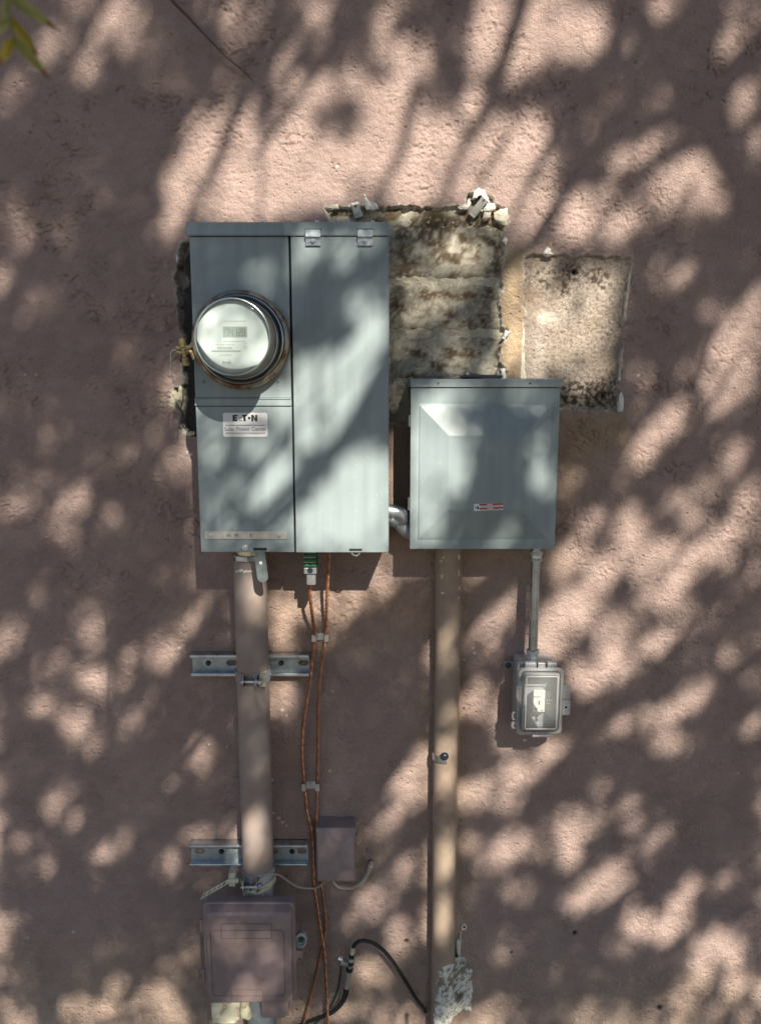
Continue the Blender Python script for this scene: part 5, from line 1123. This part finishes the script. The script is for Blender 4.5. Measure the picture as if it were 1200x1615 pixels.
rnd = np.clip(.32 + 1.0 * fbm(A * 7, B * 7, 900, 4), .04, .95)
k = sstep(-.03, .03, edge); T = T * k + rnd * (1 - k)
LL, LW = .038, .0145; a_eff = LL * LW * .5 * .56
ca_, sa_ = math.cos(R(57)), math.sin(R(57)); streak = np.exp(1.05 * fbm((A * ca_ + B * sa_) * 4.5, (-A * sa_ + B * ca_) * 19, 910, 3))
dens = streak * -np.log(np.clip(T, .02, .985)) / a_eff * CELL * CELL
cnt = np.floor(dens + RNG.random(dens.shape)).astype(int)
jj = np.repeat(np.arange(A.size), cnt.ravel()); n = len(jj)
wx_ = A.ravel()[jj] + RNG.uniform(-.5, .5, n) * CELL; wz_ = B.ravel()[jj] + RNG.uniform(-.5, .5, n) * CELL
dep = 2.6 + 1.4 * RNG.random(n) + .25 * perlin(wx_ * 3, wz_ * 3, 77)
cen = np.stack([wx_ + KX * dep, -dep, wz_ + KZ * dep], -1)
def rv(n): v = RNG.normal(size=(n, 3)); return v / np.linalg.norm(v, axis=1, keepdims=True)
d1 = rv(n); d1[:, 2] -= .5; d1 /= np.linalg.norm(d1, axis=1, keepdims=True)
d2 = np.cross(d1, rv(n)); d2 /= np.linalg.norm(d2, axis=1, keepdims=True)
ln = LL * RNG.uniform(.75, 1.2, (n, 1)) / 2; wd = LW * RNG.uniform(.8, 1.2, (n, 1)) / 2
LV = np.stack([cen - d1 * ln, cen - d1 * ln * .1 + d2 * wd, cen + d1 * ln, cen - d1 * ln * .1 - d2 * wd], 1).reshape(-1, 3)
TB = Vector((3.15, -4.6, 0))
tree = thing('shade_tree', tuple(TB), 'leafy tree standing in front of the wall whose crown dapples the light', 'tree')
np_mesh('crown', LV - np.array(TB), np.arange(4 * n).reshape(-1, 4), 'leaf', tree, smooth=False)['kind'] = 'stuff'
tp = [Vector((0, 0, -.1)), Vector((.03, .02, .7)), Vector((-.03, .06, 1.5)), Vector((-.05, .10, 2.3)), Vector((-.12, .12, 3.1))]
tp = [TB + p for p in tp]; G().tube(spline(tp, 5), [.17 - .004 * i for i in range(21)], 14).build('trunk', 'bark', tree)
fork = tp[-1]
def on_ray(px, py, s):
    x_, z_ = WP(px, py) if 0 <= px <= 1200 and 0 <= py <= 1615 else WP(px, py, 0.0); return Vector((x_ + KX * s, -s, z_ + KZ * s))
for i, (pts, s, rad) in enumerate(DK):
    p3 = [on_ray(x, y, s) for x, y in pts]
    sp_ = spline(p3, 5); rs_ = list(np.interp(np.linspace(0, len(rad) - 1, len(sp_)), range(len(rad)), rad))
    if pts[0] in ((868,-160), (1330,150), (1300,-60)):             # the scaffold limbs run back to the trunk
        st_ = sp_[0]; mid = fork.lerp(st_, .5) + Vector((.15, -.1, .55)); back = spline([fork - Vector((0, 0, .15)), fork.lerp(mid, .5) + Vector((0, 0, .1)), mid, st_.lerp(mid, .3) + Vector((0, 0, .05)), st_], 6)[:-1]
        rb_ = list(np.linspace(.06, rs_[0], len(back))); sp_ = back + sp_; rs_ = rb_ + rs_
    G().tube(sp_, rs_, 8).build('limb', 'bark', tree)
rt = random.Random(21)
for k in range(90):                # thin drooping twigs through the crown
    x_, z_ = rt.uniform(-.9, 1.1), rt.uniform(.1, 2.4); s_ = rt.uniform(2.0, 3.6); a = R(rt.gauss(54, 14)); L_ = rt.uniform(.18, .5)
    q = [Vector((x_ + math.cos(a) * L_ * t_ + .03 * math.sin(3 * t_ + k) + KX * s_, -s_ + .1 * t_, z_ + math.sin(a) * L_ * t_ + KZ * s_)) for t_ in (0, .33, .66, 1)]
    G().tube(spline(q, 3), list(np.linspace(.0018, rt.uniform(.004, .0075), 10)), 5).build('twig', 'bark', tree, fix=False)
for k in range(7):                 # limbs out of the picture, towards the rest of the crown
    a = R(40 + k * 45); e_ = TB + Vector((-.6 + .8 * math.cos(a), 1.0 + .8 * math.sin(a), 4.3 + .4 * math.sin(k * 2.3)))
    if e_.x < 2.0: e_.z += 1.3
    G().tube(spline([fork - Vector((0, 0, .1)), fork.lerp(e_, .45) + Vector((.1, -.1, .2)), e_], 6), list(np.linspace(.07, .012, 13)), 8).build('limb', 'bark', tree)

# a dry twig hanging in front of the wall
tw = [P(225, -130, .05), P(246, -45, .03), P(268, -4, .022), P(300, 30, .018), P(330, 62, .015), P(360, 92, .012), P(384, 112, .010), P(402, 131, .007)]
sp_ = spline(tw, 6); n_ = len(sp_)
tag(G().tube(sp_, [.0036 - .0032 * (i / n_) ** 1.3 for i in range(n_)], 7).build('dry_twig', 'twig'), 'thin brown dry twig hanging in front of the wall near the top left', 'twig')

# leafy twig hanging into the top left corner
lt = thing('leafy_twig', tuple(P(14, 30, 1.05)), 'blurred green and yellow leaf sprig hanging into the top left corner', 'leaf sprig')
def leaf(p0, p1, w, d0, d1, m, tip=None, name='leaf'):
    a, b = P(*p0, d0), P(*p1, d1); ax = b - a; u = ax.normalized(); v_ = P(p0[0] - CAM.x, p0[1], d0) - CAM; sd_ = u.cross(v_).normalized(); nn = u.cross(sd_).normalized()
    g = G(); N = 10; vs = []
    s_ = S(p0[0], p0[1], d0)
    for i in range(N + 1):
        t_ = i / N; ww = w * s_ * (math.sin(math.pi * min(1, t_ * .97 + .03) ** .75) ** .8 + .03); c = a + ax * t_ + nn * (.004 * math.sin(t_ * 3))
        vs += [c - sd_ * ww, c - nn * (.0012 + ww * .25), c + sd_ * ww]
    fs = []
    for i in range(N): fs += [(3 * i, 3 * i + 1, 3 * i + 4, 3 * i + 3), (3 * i + 1, 3 * i + 2, 3 * i + 5, 3 * i + 4)]
    g.add(vs, fs); o = g.build(name, m, lt, smooth=60, fix=False)
    o.data.materials.append(MATS[tip or m])
    if tip:
        for f in o.data.polygons:
            if f.index >= 2 * (N - 2): f.material_index = 1
    return o
leaf((18, -4), (94, 48), 9, 1.05, 1.06, 'leaf_green', 'leaf_tip')
leaf((17, 28), (60, 88), 7.5, 1.05, 1.03, 'leaf_yellow', 'leaf_tip')
leaf((25, 62), (80, 126), 8.5, 1.05, 1.05, 'leaf_green', 'leaf_tip')
leaf((22, 62), (-4, 105), 8, 1.05, 1.06, 'leaf_yellow', 'leaf_tip')
leaf((16, 32), (-18, 55), 8, 1.05, 1.02, 'leaf_green')
leaf((14, -6), (2, 40), 6, 1.05, 1.08, 'leaf_green')
leaf((40, -8), (30, 8), 6, 1.05, 1.04, 'leaf_green')
st_ = [P(10, -420, 1.0), P(20, -180, 1.04), P(12, -40, 1.05), P(15, 10, 1.05), P(19, 45, 1.05), P(24, 64, 1.05)]
G().tube(spline(st_, 6), [.0016 - .00003 * i for i in range(31)], 6).build('stem', 'leaf_green', lt)
